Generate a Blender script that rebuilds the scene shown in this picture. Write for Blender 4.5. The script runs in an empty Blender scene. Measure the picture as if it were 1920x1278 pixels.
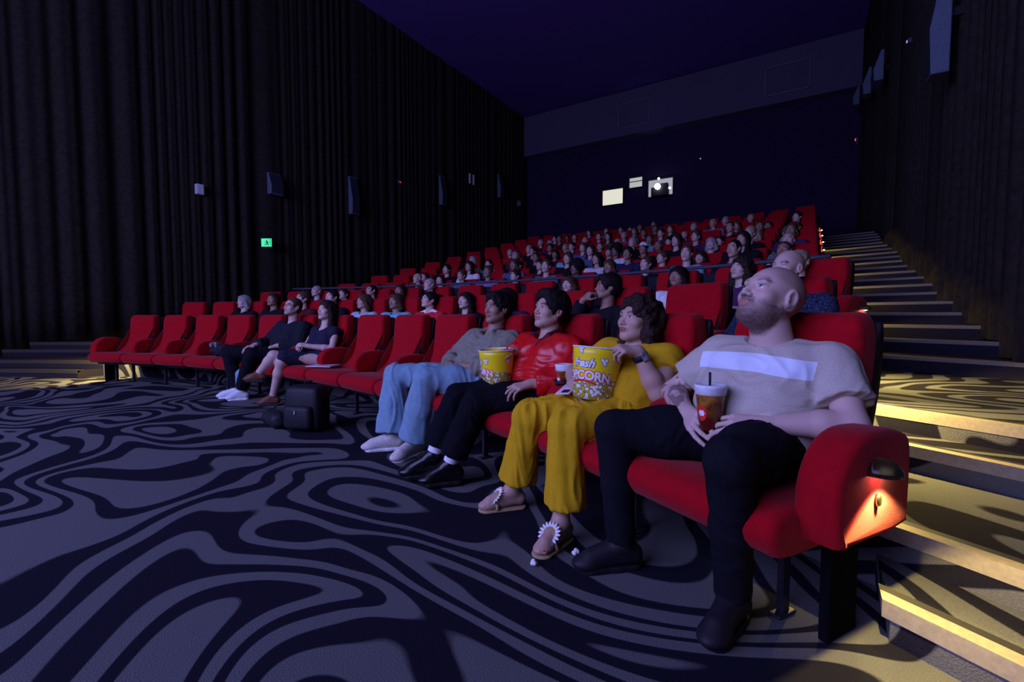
import bpy, bmesh, math, random
import numpy as np
from mathutils import Vector, Matrix
random.seed(7)
R_ = math.radians
C = bpy.context.scene.collection
# ------------------------------------------------------------------ camera, world, exposure
cam_d = bpy.data.cameras.new('camera'); cam_d.sensor_width = 36.0; cam_d.lens = 872 / 1920 * 36.0
cam_d.clip_start = 0.02; cam_d.clip_end = 200
cam = bpy.data.objects.new('camera', cam_d); C.objects.link(cam)
cam.location = (0, 0, 0.985); cam.rotation_euler = (R_(90 - 3.1), 0, R_(32.3))
bpy.context.scene.camera = cam
vs = bpy.context.scene.view_settings
vs.view_transform = 'Standard'; vs.look = 'None'; vs.gamma = 1.0; vs.use_curve_mapping = False; vs.exposure = 0.0
w = bpy.data.worlds.new('world'); bpy.context.scene.world = w; w.use_nodes = True
w.node_tree.nodes['Background'].inputs[0].default_value = (0.02, 0.01, 0.05, 1)
w.node_tree.nodes['Background'].inputs[1].default_value = 0.05
SCREEN_COL = (0.335, 0.34, 0.95); SCREEN_E = 9.5
LAMP_COL = (1.0, 0.74, 0.22)
# ------------------------------------------------------------------ materials
def nodes(m): return m.node_tree.nodes, m.node_tree.links
MATS = {}
def mat(name, col, rough=0.8, metal=0.0, noise=0.0, nscale=60.0, spec=0.3, sheen=0.0, bump=0.0, bscale=300.0):
    if name in MATS: return MATS[name]
    m = bpy.data.materials.new(name); m.use_nodes = True; N, L = nodes(m)
    b = N['Principled BSDF']; b.inputs['Roughness'].default_value = rough; b.inputs['Metallic'].default_value = metal
    b.inputs['Specular IOR Level'].default_value = spec
    if sheen: b.inputs['Sheen Weight'].default_value = sheen
    tc = N.new('ShaderNodeTexCoord')
    nz = N.new('ShaderNodeTexNoise'); nz.inputs['Scale'].default_value = nscale; nz.inputs['Detail'].default_value = 3
    L.new(tc.outputs['Object'], nz.inputs['Vector'])
    rp = N.new('ShaderNodeValToRGB'); n = noise if noise else 0.12
    rp.color_ramp.elements[0].position = 0.3; rp.color_ramp.elements[1].position = 0.7
    rp.color_ramp.elements[0].color = tuple(c * (1 - n) for c in col) + (1,)
    rp.color_ramp.elements[1].color = tuple(min(1, c * (1 + n)) for c in col) + (1,)
    L.new(nz.outputs['Fac'], rp.inputs['Fac']); L.new(rp.outputs['Color'], b.inputs['Base Color'])
    if bump:
        n2 = N.new('ShaderNodeTexNoise'); n2.inputs['Scale'].default_value = bscale; L.new(tc.outputs['Object'], n2.inputs['Vector'])
        bp = N.new('ShaderNodeBump'); bp.inputs['Strength'].default_value = bump; bp.inputs['Distance'].default_value = 0.004
        L.new(n2.outputs['Fac'], bp.inputs['Height']); L.new(bp.outputs['Normal'], b.inputs['Normal'])
    MATS[name] = m; return m
def emis(name, col, e):
    if name in MATS: return MATS[name]
    m = bpy.data.materials.new(name); m.use_nodes = True; N, L = nodes(m)
    b = N['Principled BSDF']; b.inputs['Base Color'].default_value = (0.02, 0.02, 0.02, 1)
    b.inputs['Emission Color'].default_value = (*col, 1); b.inputs['Emission Strength'].default_value = e
    MATS[name] = m; return m
def skin(name, tint):
    if name in MATS: return MATS[name]
    m = bpy.data.materials.new(name); m.use_nodes = True; N, L = nodes(m)
    b = N['Principled BSDF']; b.inputs['Roughness'].default_value = 0.5; b.inputs['Specular IOR Level'].default_value = 0.35
    at = N.new('ShaderNodeAttribute'); at.attribute_name = 'Col'
    mx = N.new('ShaderNodeMix'); mx.data_type = 'RGBA'; mx.blend_type = 'MULTIPLY'; mx.inputs['Factor'].default_value = 1
    L.new(at.outputs['Color'], mx.inputs['A']); mx.inputs['B'].default_value = (*tint, 1)
    L.new(mx.outputs['Result'], b.inputs['Base Color'])
    MATS[name] = m; return m
def carpet_mat():
    m = bpy.data.materials.new('zebra carpet'); m.use_nodes = True; N, L = nodes(m); b = N['Principled BSDF']
    b.inputs['Roughness'].default_value = 1.0; b.inputs['Specular IOR Level'].default_value = 0.05
    tc = N.new('ShaderNodeTexCoord'); mp = N.new('ShaderNodeMapping'); mp.inputs['Scale'].default_value = (0.62, 0.95, 0.7)
    mp.inputs['Rotation'].default_value = (0, 0, R_(38)); mp.inputs['Location'].default_value = (3.3, 1.7, 0)
    L.new(tc.outputs['Object'], mp.inputs['Vector'])
    n1 = N.new('ShaderNodeTexNoise'); n1.inputs['Scale'].default_value = 1.0; n1.inputs['Detail'].default_value = 1.6
    n1.inputs['Roughness'].default_value = 0.32; n1.inputs['Distortion'].default_value = 0.75
    L.new(mp.outputs['Vector'], n1.inputs['Vector'])
    n2 = N.new('ShaderNodeTexNoise'); n2.inputs['Scale'].default_value = 1.5; n2.inputs['Detail'].default_value = 1.0
    L.new(mp.outputs['Vector'], n2.inputs['Vector'])
    def M(op, a, bb):
        x = N.new('ShaderNodeMath'); x.operation = op
        for i, v in enumerate((a, bb)):
            if v is None: continue
            if isinstance(v, (int, float)): x.inputs[i].default_value = v
            else: L.new(v, x.inputs[i])
        return x.outputs[0]
    s = M('SINE', M('MULTIPLY', n1.outputs['Fac'], 84.0), None)
    th = M('MULTIPLY', M('SUBTRACT', n2.outputs['Fac'], 0.5), 3.0)
    v = M('ADD', s, th)
    e = M('ADD', M('MULTIPLY', v, 4.0), 0.5)
    cl = N.new('ShaderNodeClamp'); L.new(e, cl.inputs[0])
    fz = N.new('ShaderNodeTexNoise'); fz.inputs['Scale'].default_value = 220; fz.inputs['Detail'].default_value = 3; L.new(tc.outputs['Object'], fz.inputs['Vector'])
    mx = N.new('ShaderNodeMix'); mx.data_type = 'RGBA'; L.new(cl.outputs[0], mx.inputs['Factor'])
    mx.inputs['A'].default_value = (0.016, 0.015, 0.026, 1); mx.inputs['B'].default_value = (0.150, 0.152, 0.150, 1)
    mm = N.new('ShaderNodeMix'); mm.data_type = 'RGBA'; mm.blend_type = 'MULTIPLY'; mm.inputs['Factor'].default_value = 0.6
    rp = N.new('ShaderNodeValToRGB'); rp.color_ramp.elements[0].color = (0.5, 0.5, 0.5, 1); rp.color_ramp.elements[0].position = 0.3; rp.color_ramp.elements[1].position = 0.7
    L.new(fz.outputs['Fac'], rp.inputs['Fac']); L.new(mx.outputs['Result'], mm.inputs['A']); L.new(rp.outputs['Color'], mm.inputs['B'])
    L.new(mm.outputs['Result'], b.inputs['Base Color'])
    bp = N.new('ShaderNodeBump'); bp.inputs['Strength'].default_value = 0.5; bp.inputs['Distance'].default_value = 0.006
    L.new(fz.outputs['Fac'], bp.inputs['Height']); L.new(bp.outputs['Normal'], b.inputs['Normal'])
    return m
M_CARPET = carpet_mat()
M_DARKC = mat('plain dark carpet', (0.022, 0.020, 0.030), 1.0, spec=0.02)  # dark stair carpet; also painted-in shade on the left aisle steps
M_BLACK = mat('black fabric wall', (0.032, 0.018, 0.055), 1.0, spec=0.05)
M_CURT = mat('dark drape', (0.052, 0.044, 0.036), 0.95, spec=0.05, noise=0.25, nscale=14)
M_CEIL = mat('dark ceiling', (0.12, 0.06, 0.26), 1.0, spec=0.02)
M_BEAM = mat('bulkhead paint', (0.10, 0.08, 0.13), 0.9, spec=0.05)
M_RED = mat('red velour', (0.375, 0.003, 0.010), 0.9, sheen=0.06, noise=0.10, nscale=30, spec=0.08, bump=0.25)
M_SHELL = mat('black seat shell', (0.012, 0.010, 0.015), 0.6)
M_METAL = mat('dark steel', (0.06, 0.06, 0.08), 0.4, metal=0.6)
M_BRASS = mat('aluminium step nosing', (0.42, 0.36, 0.27), 0.45, metal=0.25)
M_RUB = mat('black rubber strip', (0.02, 0.02, 0.025), 0.6)
# ------------------------------------------------------------------ object helpers
def link(o, parent=None):
    C.objects.link(o)
    if parent: o.parent = parent
    return o
def tag(o, label=None, cat=None, group=None, kind=None):
    if label: o['label'] = label
    if cat: o['category'] = cat
    if group: o['group'] = group
    if kind: o['kind'] = kind
    return o
def empty(name, loc, rz=0.0, label=None, cat=None, group=None):
    o = bpy.data.objects.new(name, None); o.empty_display_size = 0.1; link(o); o.location = loc; o.rotation_euler = (0, 0, rz)
    return tag(o, label, cat, group)
def mk(name, bm_or_data, m, parent=None, smooth=False):
    if isinstance(bm_or_data, bmesh.types.BMesh):
        me = bpy.data.meshes.new(name); bm_or_data.to_mesh(me); bm_or_data.free()
    else: me = bm_or_data
    if m is not None:
        for x in (m if isinstance(m, (list, tuple)) else [m]): me.materials.append(x)
    if smooth:
        for p in me.polygons: p.use_smooth = True
    return link(bpy.data.objects.new(name, me), parent)
def box(bm, c, s, rz=0.0, rx=0.0, bev=0.0):
    M = Matrix.Translation(c) @ Matrix.Rotation(rz, 4, 'Z') @ Matrix.Rotation(rx, 4, 'X') @ Matrix.Diagonal((*s, 1))
    r = bmesh.ops.create_cube(bm, size=1.0, matrix=M)
    if bev:
        ed = list({e for v in r['verts'] for e in v.link_edges})
        bmesh.ops.bevel(bm, geom=ed, offset=bev, segments=2, affect='EDGES', profile=0.5)
    return bm
def prism(prof, y0, y1, bev=0.0, seg=3):
    """profile in (x,z), extruded along y"""
    bm = bmesh.new()
    a = [bm.verts.new((x, y0, z)) for x, z in prof]; b = [bm.verts.new((x, y1, z)) for x, z in prof]
    bm.faces.new(a); bm.faces.new(list(reversed(b)))
    n = len(prof)
    for i in range(n): bm.faces.new((a[i], b[i], b[(i + 1) % n], a[(i + 1) % n]))
    bmesh.ops.recalc_face_normals(bm, faces=bm.faces)
    if bev:
        cap = [e for e in bm.edges if abs(e.verts[0].co.y - e.verts[1].co.y) < 1e-6]
        bmesh.ops.bevel(bm, geom=cap, offset=bev, segments=seg, affect='EDGES', profile=0.5)
    return bm
def lathe(bm, prof, seg=40, M=Matrix()):
    rings = []
    for r, z in prof:
        rings.append([bm.verts.new(M @ Vector((max(r, 1e-5) * math.cos(2 * math.pi * i / seg), max(r, 1e-5) * math.sin(2 * math.pi * i / seg), z))) for i in range(seg)])
    for a, b in zip(rings, rings[1:]):
        for i in range(seg): bm.faces.new((a[i], a[(i + 1) % seg], b[(i + 1) % seg], b[i]))
    return bm
def tube(bm, pts, r, seg=8):
    rings = []
    for i, p in enumerate(pts):
        p = Vector(p); d = (Vector(pts[min(i + 1, len(pts) - 1)]) - Vector(pts[max(i - 1, 0)])).normalized()
        u = d.orthogonal().normalized(); v = d.cross(u)
        rings.append([bm.verts.new(p + r * (u * math.cos(2 * math.pi * k / seg) + v * math.sin(2 * math.pi * k / seg))) for k in range(seg)])
    for a, b in zip(rings, rings[1:]):
        for i in range(seg): bm.faces.new((a[i], a[(i + 1) % seg], b[(i + 1) % seg], b[i]))
    bm.faces.new(list(reversed(rings[0]))); bm.faces.new(rings[-1]); return bm
def copy_tree(o, parent=None):
    c = o.copy(); C.objects.link(c); c.parent = parent
    for ch in list(o.children): copy_tree(ch, c)
    return c
# ------------------------------------------------------------------ theatre geometry
CX, CY = -5.50, -7.57            # centre the seat rows curve about
XL, XR, YB, YF = -12.5, 1.46, 21.4, -4.6
AR, AL = 0.24, -9.75            # inner edges of the right and left aisles
def yr(x, r): return CY + math.sqrt(r * r - (x - CX) ** 2)
def terrace(name, r0, r1, x0, x1, z, zb, m=M_CARPET, kind='structure', n=None, dark=False):
    """raised slab whose front edge follows radius r0 and whose back follows r1"""
    n = n or max(4, int((x1 - x0) / 0.35)); bm = bmesh.new(); rows = []
    for i in range(n + 1):
        x = x0 + (x1 - x0) * i / n
        yb = r1 if r1 > 100 else None
        ya = yr(x, r0); yb = YB if r1 > 90 else yr(x, r1)
        rows.append([bm.verts.new(p) for p in ((x, ya, zb), (x, ya, z), (x, yb, z), (x, yb, zb))])
    for a, b in zip(rows, rows[1:]):
        for k in range(4): bm.faces.new((a[k], b[k], b[(k + 1) % 4], a[(k + 1) % 4]))
    bm.faces.new(rows[0]); bm.faces.new(list(reversed(rows[-1])))
    bmesh.ops.recalc_face_normals(bm, faces=bm.faces)
    o = mk(name, bm, [m, M_DARKC]); tag(o, kind=kind)
    if dark:
        for p in o.data.polygons: p.material_index = 1
    return o
RS, TS = 14.5, 0.5; HS = 0.135; ZL = 0.48
NR = 10
bm = bmesh.new(); box(bm, ((XL + XR) / 2, (YF + YB) / 2, -0.15), (XR - XL + 0.4, YB - YF + 0.4, 0.3)); tag(mk('floor', bm, M_CARPET), kind='structure')
terrace('floor', 11.25, 12.32, AL, AR, 0.24, 0)         # platform under the second row
terrace('floor', 12.32, RS, AL, AR, ZL, 0)              # platform under the third row and cross aisle
for x0, x1 in ((AR, XR), (XL, AL)):
    for i, r in enumerate((10.95, 11.25, 12.02, 12.32)):
        terrace('floor', r, (11.25, 12.02, 12.32, RS)[i], x0, x1, 0.12 * (i + 1), 0, dark=(x0 < -10))  # left steps all dark: shade put into the carpet colour
for j in range(NR):
    terrace('floor', RS + 2 * TS * j, RS + 2 * TS * (j + 1), AL, AR, ZL + 2 * HS * (j + 1), 0)
    for x0, x1 in ((AR, XR), (XL, AL)):
        for h in range(2):
            terrace('floor', RS + TS * (2 * j + h), RS + TS * (2 * j + h + 1), x0, x1, ZL + HS * (2 * j + h + 1), 0, dark=True)
ZT = ZL + 2 * HS * NR
terrace('floor', RS + 2 * TS * NR, 99, XL, XR, ZT, 0)
# nosings
def nosing(name, r, x0, x1, z, w=0.045, d=0.05, m=M_BRASS, kind='structure'):
    n = 10; bm = bmesh.new(); rows = []
    for i in range(n + 1):
        x = x0 + (x1 - x0) * i / n; ya = yr(x, r - 0.004); yb = yr(x, r + w)
        rows.append([bm.verts.new(p) for p in ((x, ya, z - d), (x, ya, z + 0.004), (x, yb, z + 0.006), (x, yb, z + 0.0005), (x, ya + 0.004, z - d))])
    for a, b in zip(rows, rows[1:]):
        for k in range(5): bm.faces.new((a[k], b[k], b[(k + 1) % 5], a[(k + 1) % 5]))
    bm.faces.new(rows[0]); bm.faces.new(list(reversed(rows[-1]))); bmesh.ops.recalc_face_normals(bm, faces=bm.faces)
    o = mk(name, bm, m); return tag(o, kind=kind)
for x0, x1 in ((AR - 0.02, XR), (XL, AL)):
    for i, r in enumerate((10.95, 11.25, 12.02, 12.32)):
        o = nosing('trim_%d' % (i + 1), r, x0, x1, 0.12 * (i + 1)); o.name = 'trim_%d' % (i + 1)
        nosing('trim_%d' % (i + 1), r + 0.05, x0, x1, 0.12 * (i + 1), 0.03, 0.001, M_RUB)
        if x0 < -10: o.data.materials[0] = mat('dark left step nosing', (0.05, 0.045, 0.03), 0.8)  # left nosings given a darker colour to stand in for shade
M_STEPN = mat('worn grey step edge', (0.20, 0.18, 0.13), 0.8)
for n in range(2 * NR):
    nosing('trim_5', RS + TS * n, AR, XR, ZL + HS * (n + 1), 0.05, 0.03, M_STEPN)
    
# walls
bm = bmesh.new(); box(bm, ((XL + XR) / 2, YF - 0.1, 5.5), (XR - XL + 0.6, 0.2, 11.3)); tag(mk('wall_front', bm, M_BLACK), kind='structure')
bm = bmesh.new(); box(bm, ((XL + XR) / 2, YB + 0.1, 5.5), (XR - XL + 0.6, 0.2, 11.3)); tag(mk('wall_back', bm, M_BLACK), kind='structure')
bm = bmesh.new(); box(bm, (XL - 0.22, (YF + YB) / 2, 5.5), (0.2, YB - YF, 11.3)); tag(mk('wall_left', bm, M_BLACK), kind='structure')
bm = bmesh.new(); box(bm, (XR + 0.22, (YF + YB) / 2, 5.5), (0.2, YB - YF, 11.3)); tag(mk('wall_right', bm, M_BLACK), kind='structure')
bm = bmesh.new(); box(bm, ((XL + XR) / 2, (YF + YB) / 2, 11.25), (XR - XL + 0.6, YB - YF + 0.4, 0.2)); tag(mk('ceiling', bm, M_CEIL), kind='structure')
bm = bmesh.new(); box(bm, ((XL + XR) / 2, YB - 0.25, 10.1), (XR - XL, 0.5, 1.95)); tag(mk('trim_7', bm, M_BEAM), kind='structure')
def vent(x0, x1, z0, z1, label):
    e = empty('air_vent', ((x0 + x1) / 2, YB - 0.50, z0), 0, label, 'vent', 'vents in the rear bulkhead')
    wv, hv = x1 - x0, z1 - z0
    bm = bmesh.new()
    for dx in (-wv / 2, wv / 2): box(bm, (dx, -0.03, hv / 2), (0.05, 0.05, hv + 0.05))
    for dz in (0, hv): box(bm, (0, -0.03, dz), (wv, 0.05, 0.05))
    mk('vent_frame', bm, mat('vent frame', (0.13, 0.12, 0.18), 0.6), e)
    bm = bmesh.new(); k = 9
    for i in range(k): box(bm, (0, -0.015, hv * (i + 0.5) / k), (wv - 0.06, 0.02, hv / k * 0.55), rx=0.5)
    mk('vent_louvre', bm, M_BEAM, e)
vent(-7.45, -6.05, 9.45, 10.5, 'square air vent in the rear bulkhead left of centre')
vent(-1.6, -0.15, 9.45, 10.5, 'square air vent in the rear bulkhead toward the right wall')
# pleated drapes
def drape(name, x, y0, y1, zfun, sgn, label, seed):
    rnd = random.Random(seed); bm = bmesh.new(); n = int((y1 - y0) / 0.028); prev = None; ph = 0.0
    for i in range(n + 1):
        y = y0 + (y1 - y0) * i / n
        ph += 0.028 * (19 + 9 * math.sin(y * 1.7 + seed) + 5 * math.sin(y * 4.1))
        a = 0.050 + 0.030 * math.sin(y * 2.3 + seed)
        dx = a * math.sin(ph) + 0.02 * math.sin(ph * 2 + 1)
        z0 = zfun(y)
        col = [bm.verts.new((x - sgn * (dx * f), y, z)) for z, f in ((z0, 1.15), (z0 + 0.8, 1.0), (z0 + 3, 0.9), (11.1, 0.7))]
        if prev:
            for k in range(3): bm.faces.new((prev[k], col[k], col[k + 1], prev[k + 1]))
        prev = col
    bmesh.ops.solidify(bm, geom=bm.faces[:], thickness=0.006)
    o = mk(name, bm, M_CURT, smooth=True); return tag(o, label, 'curtain')
def zstair(x, off=0.0):
    def f(y):
        r = math.hypot(x - CX, y - CY)
        if r < 10.95: z = 0
        elif r < RS: z = 0.12 * (1 + (r > 11.25) + (r > 12.02) + (r > 12.32))
        else: z = ZL + HS * min(2 * NR, int((r - RS) / TS) + 1)
        return z + 0.012
    return f
drape('pleated_curtain', XR - 0.0, YF + 0.1, YB - 0.55, zstair(XR), 1, 'dark pleated curtain covering the right side wall', 3)
drape('pleated_curtain', XL + 0.0, YF + 0.1, YB - 0.55, zstair(XL), -1, 'dark pleated curtain covering the left side wall', 5)
# cinema screen: the light of the film
bm = bmesh.new(); bmesh.ops.create_grid(bm, x_segments=1, y_segments=1, size=0.5, matrix=Matrix.Translation((-5.3, YF + 0.08, 4.2)) @ Matrix.Rotation(R_(-90), 4, 'X') @ Matrix.Diagonal((9.6, 4.2, 1, 1)))
m = emis('film light', SCREEN_COL, SCREEN_E)
sc = mk('cinema_screen', bm, m); tag(sc, 'wide glowing cinema screen on the front wall', 'screen')
# parapet wall with rail before the upper rows
terrace('trim_8', RS - 0.12, RS - 0.0, AL, AR - 0.02, 1.50, 0)
bpy.data.objects['trim_8'].data.materials[0] = mat('parapet cloth', (0.012, 0.012, 0.022), 0.9)
pts = [(x, yr(x, RS - 0.06), 1.585) for x in np.linspace(AL, AR - 0.05, 40)]
rail = empty('hand_rail', (-4.75, yr(-4.75, RS - 0.06), 1.5), 0, 'long dark hand rail along the low wall before the upper rows', 'rail')
bm = bmesh.new(); tube(bm, [Vector(p) - rail.location for p in pts], 0.022); mk('rail_bar', bm, mat('blue black rail', (0.06, 0.06, 0.09), 0.5), rail, True)
for i in range(1, 40, 5):
    bm = bmesh.new(); p = Vector(pts[i]) - rail.location; tube(bm, [(p.x, p.y, 0.0), (p.x, p.y, p.z)], 0.012); mk('rail_post', bm, M_METAL, rail, True)
# ------------------------------------------------------------------ rear wall: projection ports
def port(x0, x1, z0, z1, label, col, e, lip=0.05):
    t = empty('projection_window', ((x0 + x1) / 2, YB - 0.02, z0), 0, label, 'window', 'projection room windows')
    ww, hh = x1 - x0, z1 - z0
    bm = bmesh.new(); box(bm, (0, 0, hh / 2), (ww, 0.02, hh)); mk('lit_glass', bm, emis('port ' + label[:12], col, e), t)
    bm = bmesh.new()
    for dx in (-ww / 2 - lip / 2, ww / 2 + lip / 2): box(bm, (dx, -0.03, hh / 2), (lip, 0.1, hh + 2 * lip))
    for dz in (-lip / 2, hh + lip / 2): box(bm, (0, -0.03, dz), (ww, 0.1, lip))
    mk('window_frame', bm, M_SHELL, t); return t
port(-8.38, -7.38, 6.22, 6.92, 'largest lit projection window, leftmost of the three, low on the rear wall', (0.93, 0.92, 0.78), 0.80)
p2 = port(-7.08, -6.48, 6.86, 7.30, 'smallest lit projection window, higher up between the other two', (0.72, 0.74, 0.72), 0.62)
bm = bmesh.new(); box(bm, (0, -0.03, 0.27), (0.6, 0.02, 0.035)); mk('window_bar', bm, mat('grey bar', (0.2, 0.2, 0.2), 0.5), p2)
p3 = port(-6.2, -5.13, 6.33, 7.06, 'lit projection window with a bright projector lens shining in it', (0.62, 0.62, 0.74), 0.55)
pj = empty('film_projector', (-5.62, YB - 0.30, 6.24), 0, 'dark film projector with blinding blue white lens in the right window', 'projector')
bm = bmesh.new(); box(bm, (0.0, 0.03, 0.2), (0.72, 0.34, 0.40), bev=0.03); mk('projector_body', bm, M_SHELL, pj)
bm = bmesh.new(); box(bm, (0.18, -0.0, 0.47), (0.34, 0.2, 0.14), bev=0.02); mk('projector_head', bm, M_SHELL, pj)
bm = bmesh.new(); lathe(bm, [(0.0, 0), (0.12, 0.0), (0.12, 0.10), (0.0, 0.10)], 20, Matrix.Translation((-0.06, -0.14, 0.40)) @ Matrix.Rotation(R_(90), 4, 'X')); mk('projector_lens', bm, emis('projector beam', (0.75, 0.85, 1.0), 12), pj)
for q in ((-0.02, -0.16, 0.74), (0.46, -0.16, 0.27)):
    bm = bmesh.new(); bmesh.ops.create_icosphere(bm, subdivisions=2, radius=0.055, matrix=Matrix.Translation(q)); mk('indicator_lamp', bm, emis('indicator', (0.7, 0.7, 1.0), 3), pj)
def spot(name, loc, tgt, col, e, size, blend=0.3, rad=0.02, parent=None):
    l = bpy.data.lights.new(name, 'SPOT'); l.color = col; l.energy = e; l.spot_size = size; l.spot_blend = blend; l.shadow_soft_size = rad
    o = bpy.data.objects.new(name, l); link(o, parent); o.location = loc
    o.rotation_euler = (Vector(tgt) - Vector(loc)).to_track_quat('-Z', 'Y').to_euler(); return o
spot('projector_light', (-5.6, YB - 1.0, 7.3), (-6.1, YB - 0.5, 9.7), (0.15, 0.45, 1.0), 9, R_(34), 0.15, 0.02)
spot('projector_light', (-5.6, YB - 1.0, 7.3), (-5.0, YB - 0.5, 9.9), (0.05, 0.1, 1.0), 14, R_(9), 0.3, 0.02)
# ------------------------------------------------------------------ seats
def pose(row_R, a):               # seat frame: origin under the backrest top, local +x forward, +y to the sitter's left
    return Vector((CX + row_R * math.sin(a), CY + row_R * math.cos(a), 0)), math.atan2(-math.cos(a), -math.sin(a))
def prof_curve(pts, n=5):
    P = [Vector((p[0], p[1])) for p in pts]; out = []
    for i in range(len(P) - 1):
        p0 = P[max(i - 1, 0)]; p1 = P[i]; p2 = P[i + 1]; p3 = P[min(i + 2, len(P) - 1)]
        for k in range(n):
            t = k / n
            out.append(0.5 * ((2 * p1) + (p2 - p0) * t + (2 * p0 - 5 * p1 + 4 * p2 - p3) * t * t + (3 * p1 - p0 - 3 * p2 + p3) * t ** 3))
    out.append(P[-1]); return [(v.x, v.y) for v in out]
SW = 0.243
def bm_back(n=4):
    f = prof_curve([(-0.045, 1.0), (0.015, 0.985), (0.035, 0.93), (0.045, 0.80), (0.065, 0.66), (0.12, 0.54), (0.22, 0.455), (0.30, 0.43)], n)
    b = prof_curve([(0.24, 0.36), (0.10, 0.40), (0.0, 0.50), (-0.055, 0.65), (-0.085, 0.82), (-0.095, 0.94), (-0.08, 0.99), (-0.045, 1.0)], n)[:-1]
    bm = prism(f + b, -SW, SW, 0.028, 3)
    for v in bm.verts:      # narrow the top a little, round the corners
        t = max(0, (v.co.z - 0.88) / 0.12); v.co.y *= 1 - 0.05 * t * t
        if v.co.z > 0.9 and abs(v.co.y) > SW * 0.75: v.co.z -= 0.02 * ((abs(v.co.y) - SW * 0.75) / (SW * 0.25)) ** 2
    return bm
def bm_cush():
    pr = prof_curve([(0.10, 0.36), (0.20, 0.43), (0.35, 0.445), (0.50, 0.45), (0.575, 0.43), (0.60, 0.385), (0.58, 0.335), (0.53, 0.305), (0.35, 0.30), (0.15, 0.31)], 4)
    bm = prism(pr, -0.318, 0.318, 0.03, 3); return bm
def bm_pod():
    pr = prof_curve([(0.10, 0.365), (0.10, 0.60), (0.16, 0.650), (0.28, 0.664), (0.37, 0.654), (0.44, 0.61), (0.485, 0.53), (0.49, 0.44), (0.47, 0.372), (0.44, 0.36), (0.2, 0.355)], 4)
    bm = prism(pr, -0.060, 0.060, 0.022, 3); return bm
SMESH = {}
def sm(name, bm, m, smooth=True):
    me = bpy.data.meshes.new(name); bm.to_mesh(me); bm.free(); me.materials.append(m)
    if smooth:
        for p in me.polygons: p.use_smooth = True
    SMESH[name] = me
sm('backrest', bm_back(), M_RED); sm('seat_cushion', bm_cush(), M_RED); sm('end_armrest', bm_pod(), M_RED)
pr = prof_curve([(0.02, 0.44), (0.02, 0.60), (0.10, 0.635), (0.24, 0.645), (0.36, 0.625), (0.43, 0.56), (0.44, 0.50), (0.41, 0.45)], 4)
sm('armrest', prism(pr, -0.052, 0.052, 0.022, 3), M_RED)
bm = bmesh.new(); pr = prof_curve([(0.02, 0.40), (-0.07, 0.55), (-0.125, 0.75), (-0.135, 0.93), (-0.105, 0.955), (-0.06, 0.75), (-0.01, 0.58), (0.06, 0.44)], 4)
sm('back_shell', prism(pr, -0.24, 0.24, 0.012, 2), M_SHELL)
bm = bmesh.new(); lathe(bm, [(0.0, 0.625), (0.041, 0.625), (0.041, 0.682), (0.050, 0.684), (0.050, 0.668)], 20, Matrix.Translation((0.40, 0, 0)))
sm('cup_holder', bm, M_SHELL)
bm = bmesh.new(); box(bm, (0.30, -0.17, 0.16), (0.035, 0.022, 0.32)); box(bm, (0.30, -0.17, 0.006), (0.09, 0.04, 0.012), bev=0.004); sm('seat_leg', bm, M_METAL, False)
bm = bmesh.new(); box(bm, (0.25, -0.03, 0.185), (0.16, 0.03, 0.365), bev=0.006); sm('side_panel', bm, mat('matt black panel', (0.005, 0.005, 0.007), 1.0, spec=0.02), False)  # added, unseen panel: keeps lamp light off the floor under the chairs
bm = bmesh.new()
box(bm, (0.3, 0, 0.295), (0.40, 0.5, 0.03)); sm('seat_pan', bm, M_SHELL, False)
# one-mesh version for the far upper rows
bm = bmesh.new()
for k in ('backrest', 'seat_cushion', 'armrest', 'seat_leg'):
    t = bmesh.new(); t.from_mesh(SMESH[k])
    for v in t.verts:
        if k in ('armrest', 'seat_leg'): v.co.y += 0.33
    tm = bpy.data.meshes.new('t'); t.to_mesh(tm); t.free(); bm.from_mesh(tm)
sm('far_seat', bm, M_RED)
ORD = ['first', 'second', 'third', 'fourth', 'fifth', 'sixth', 'seventh', 'eighth', 'ninth', 'tenth', 'eleventh', 'twelfth', 'thirteenth', 'fourteenth', 'fifteenth', 'sixteenth', 'seventeenth', 'eighteenth']
class Row: pass
ROWS = []
def add_row(R, fl, a_first, sp, n, name, short):
    r = Row(); r.R, r.fl, r.n, r.name, r.short = R, fl, n, name, short; r.a = [a_first - i * sp / R for i in range(n)]; r.occ = {}; ROWS.append(r)
A0 = R_(29.5)
add_row(11.09, 0.0, A0, 0.688, 14, 'front row', 'front row')
add_row(12.34, 0.24, A0 - 1.13 * 0.688 / 12.34, 0.688, 15, 'second row', 'second row')
add_row(13.60, 0.48, A0 - 1.85 * 0.688 / 13.6, 0.688, 15, 'third row', 'third row')
for j in range(NR):
    R = RS + 0.85 + j
    a = math.asin((-0.12 - CX) / R); n = int((a - math.asin((-9.45 - CX) / R)) * R / 0.665) + 1
    add_row(R, ZL + 2 * HS * (j + 1), a, 0.665, n, ORD[j] + ' row above the rail', ORD[j] + ' row above rail')
HOODM = mat('black lamp hood', (0.01, 0.01, 0.014), 0.25, spec=0.6)
bm = bmesh.new()
for i in range(9):
    pass
def bm_hood():
    bm = bmesh.new(); rings = []
    for i in range(7):
        t = i / 6 * math.pi / 2; rr = math.cos(t); z = math.sin(t) * 0.045
        rings.append([bm.verts.new((0.055 * rr * math.cos(a), 0.062 * rr * math.sin(a), z)) for a in np.linspace(0, math.pi, 15)])
    for a, b in zip(rings, rings[1:]):
        for i in range(14): bm.faces.new((a[i], a[i + 1], b[i + 1], b[i]))
    bmesh.ops.solidify(bm, geom=bm.faces[:], thickness=0.003); return bm
sm('lamp_hood', bm_hood(), HOODM)
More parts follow.
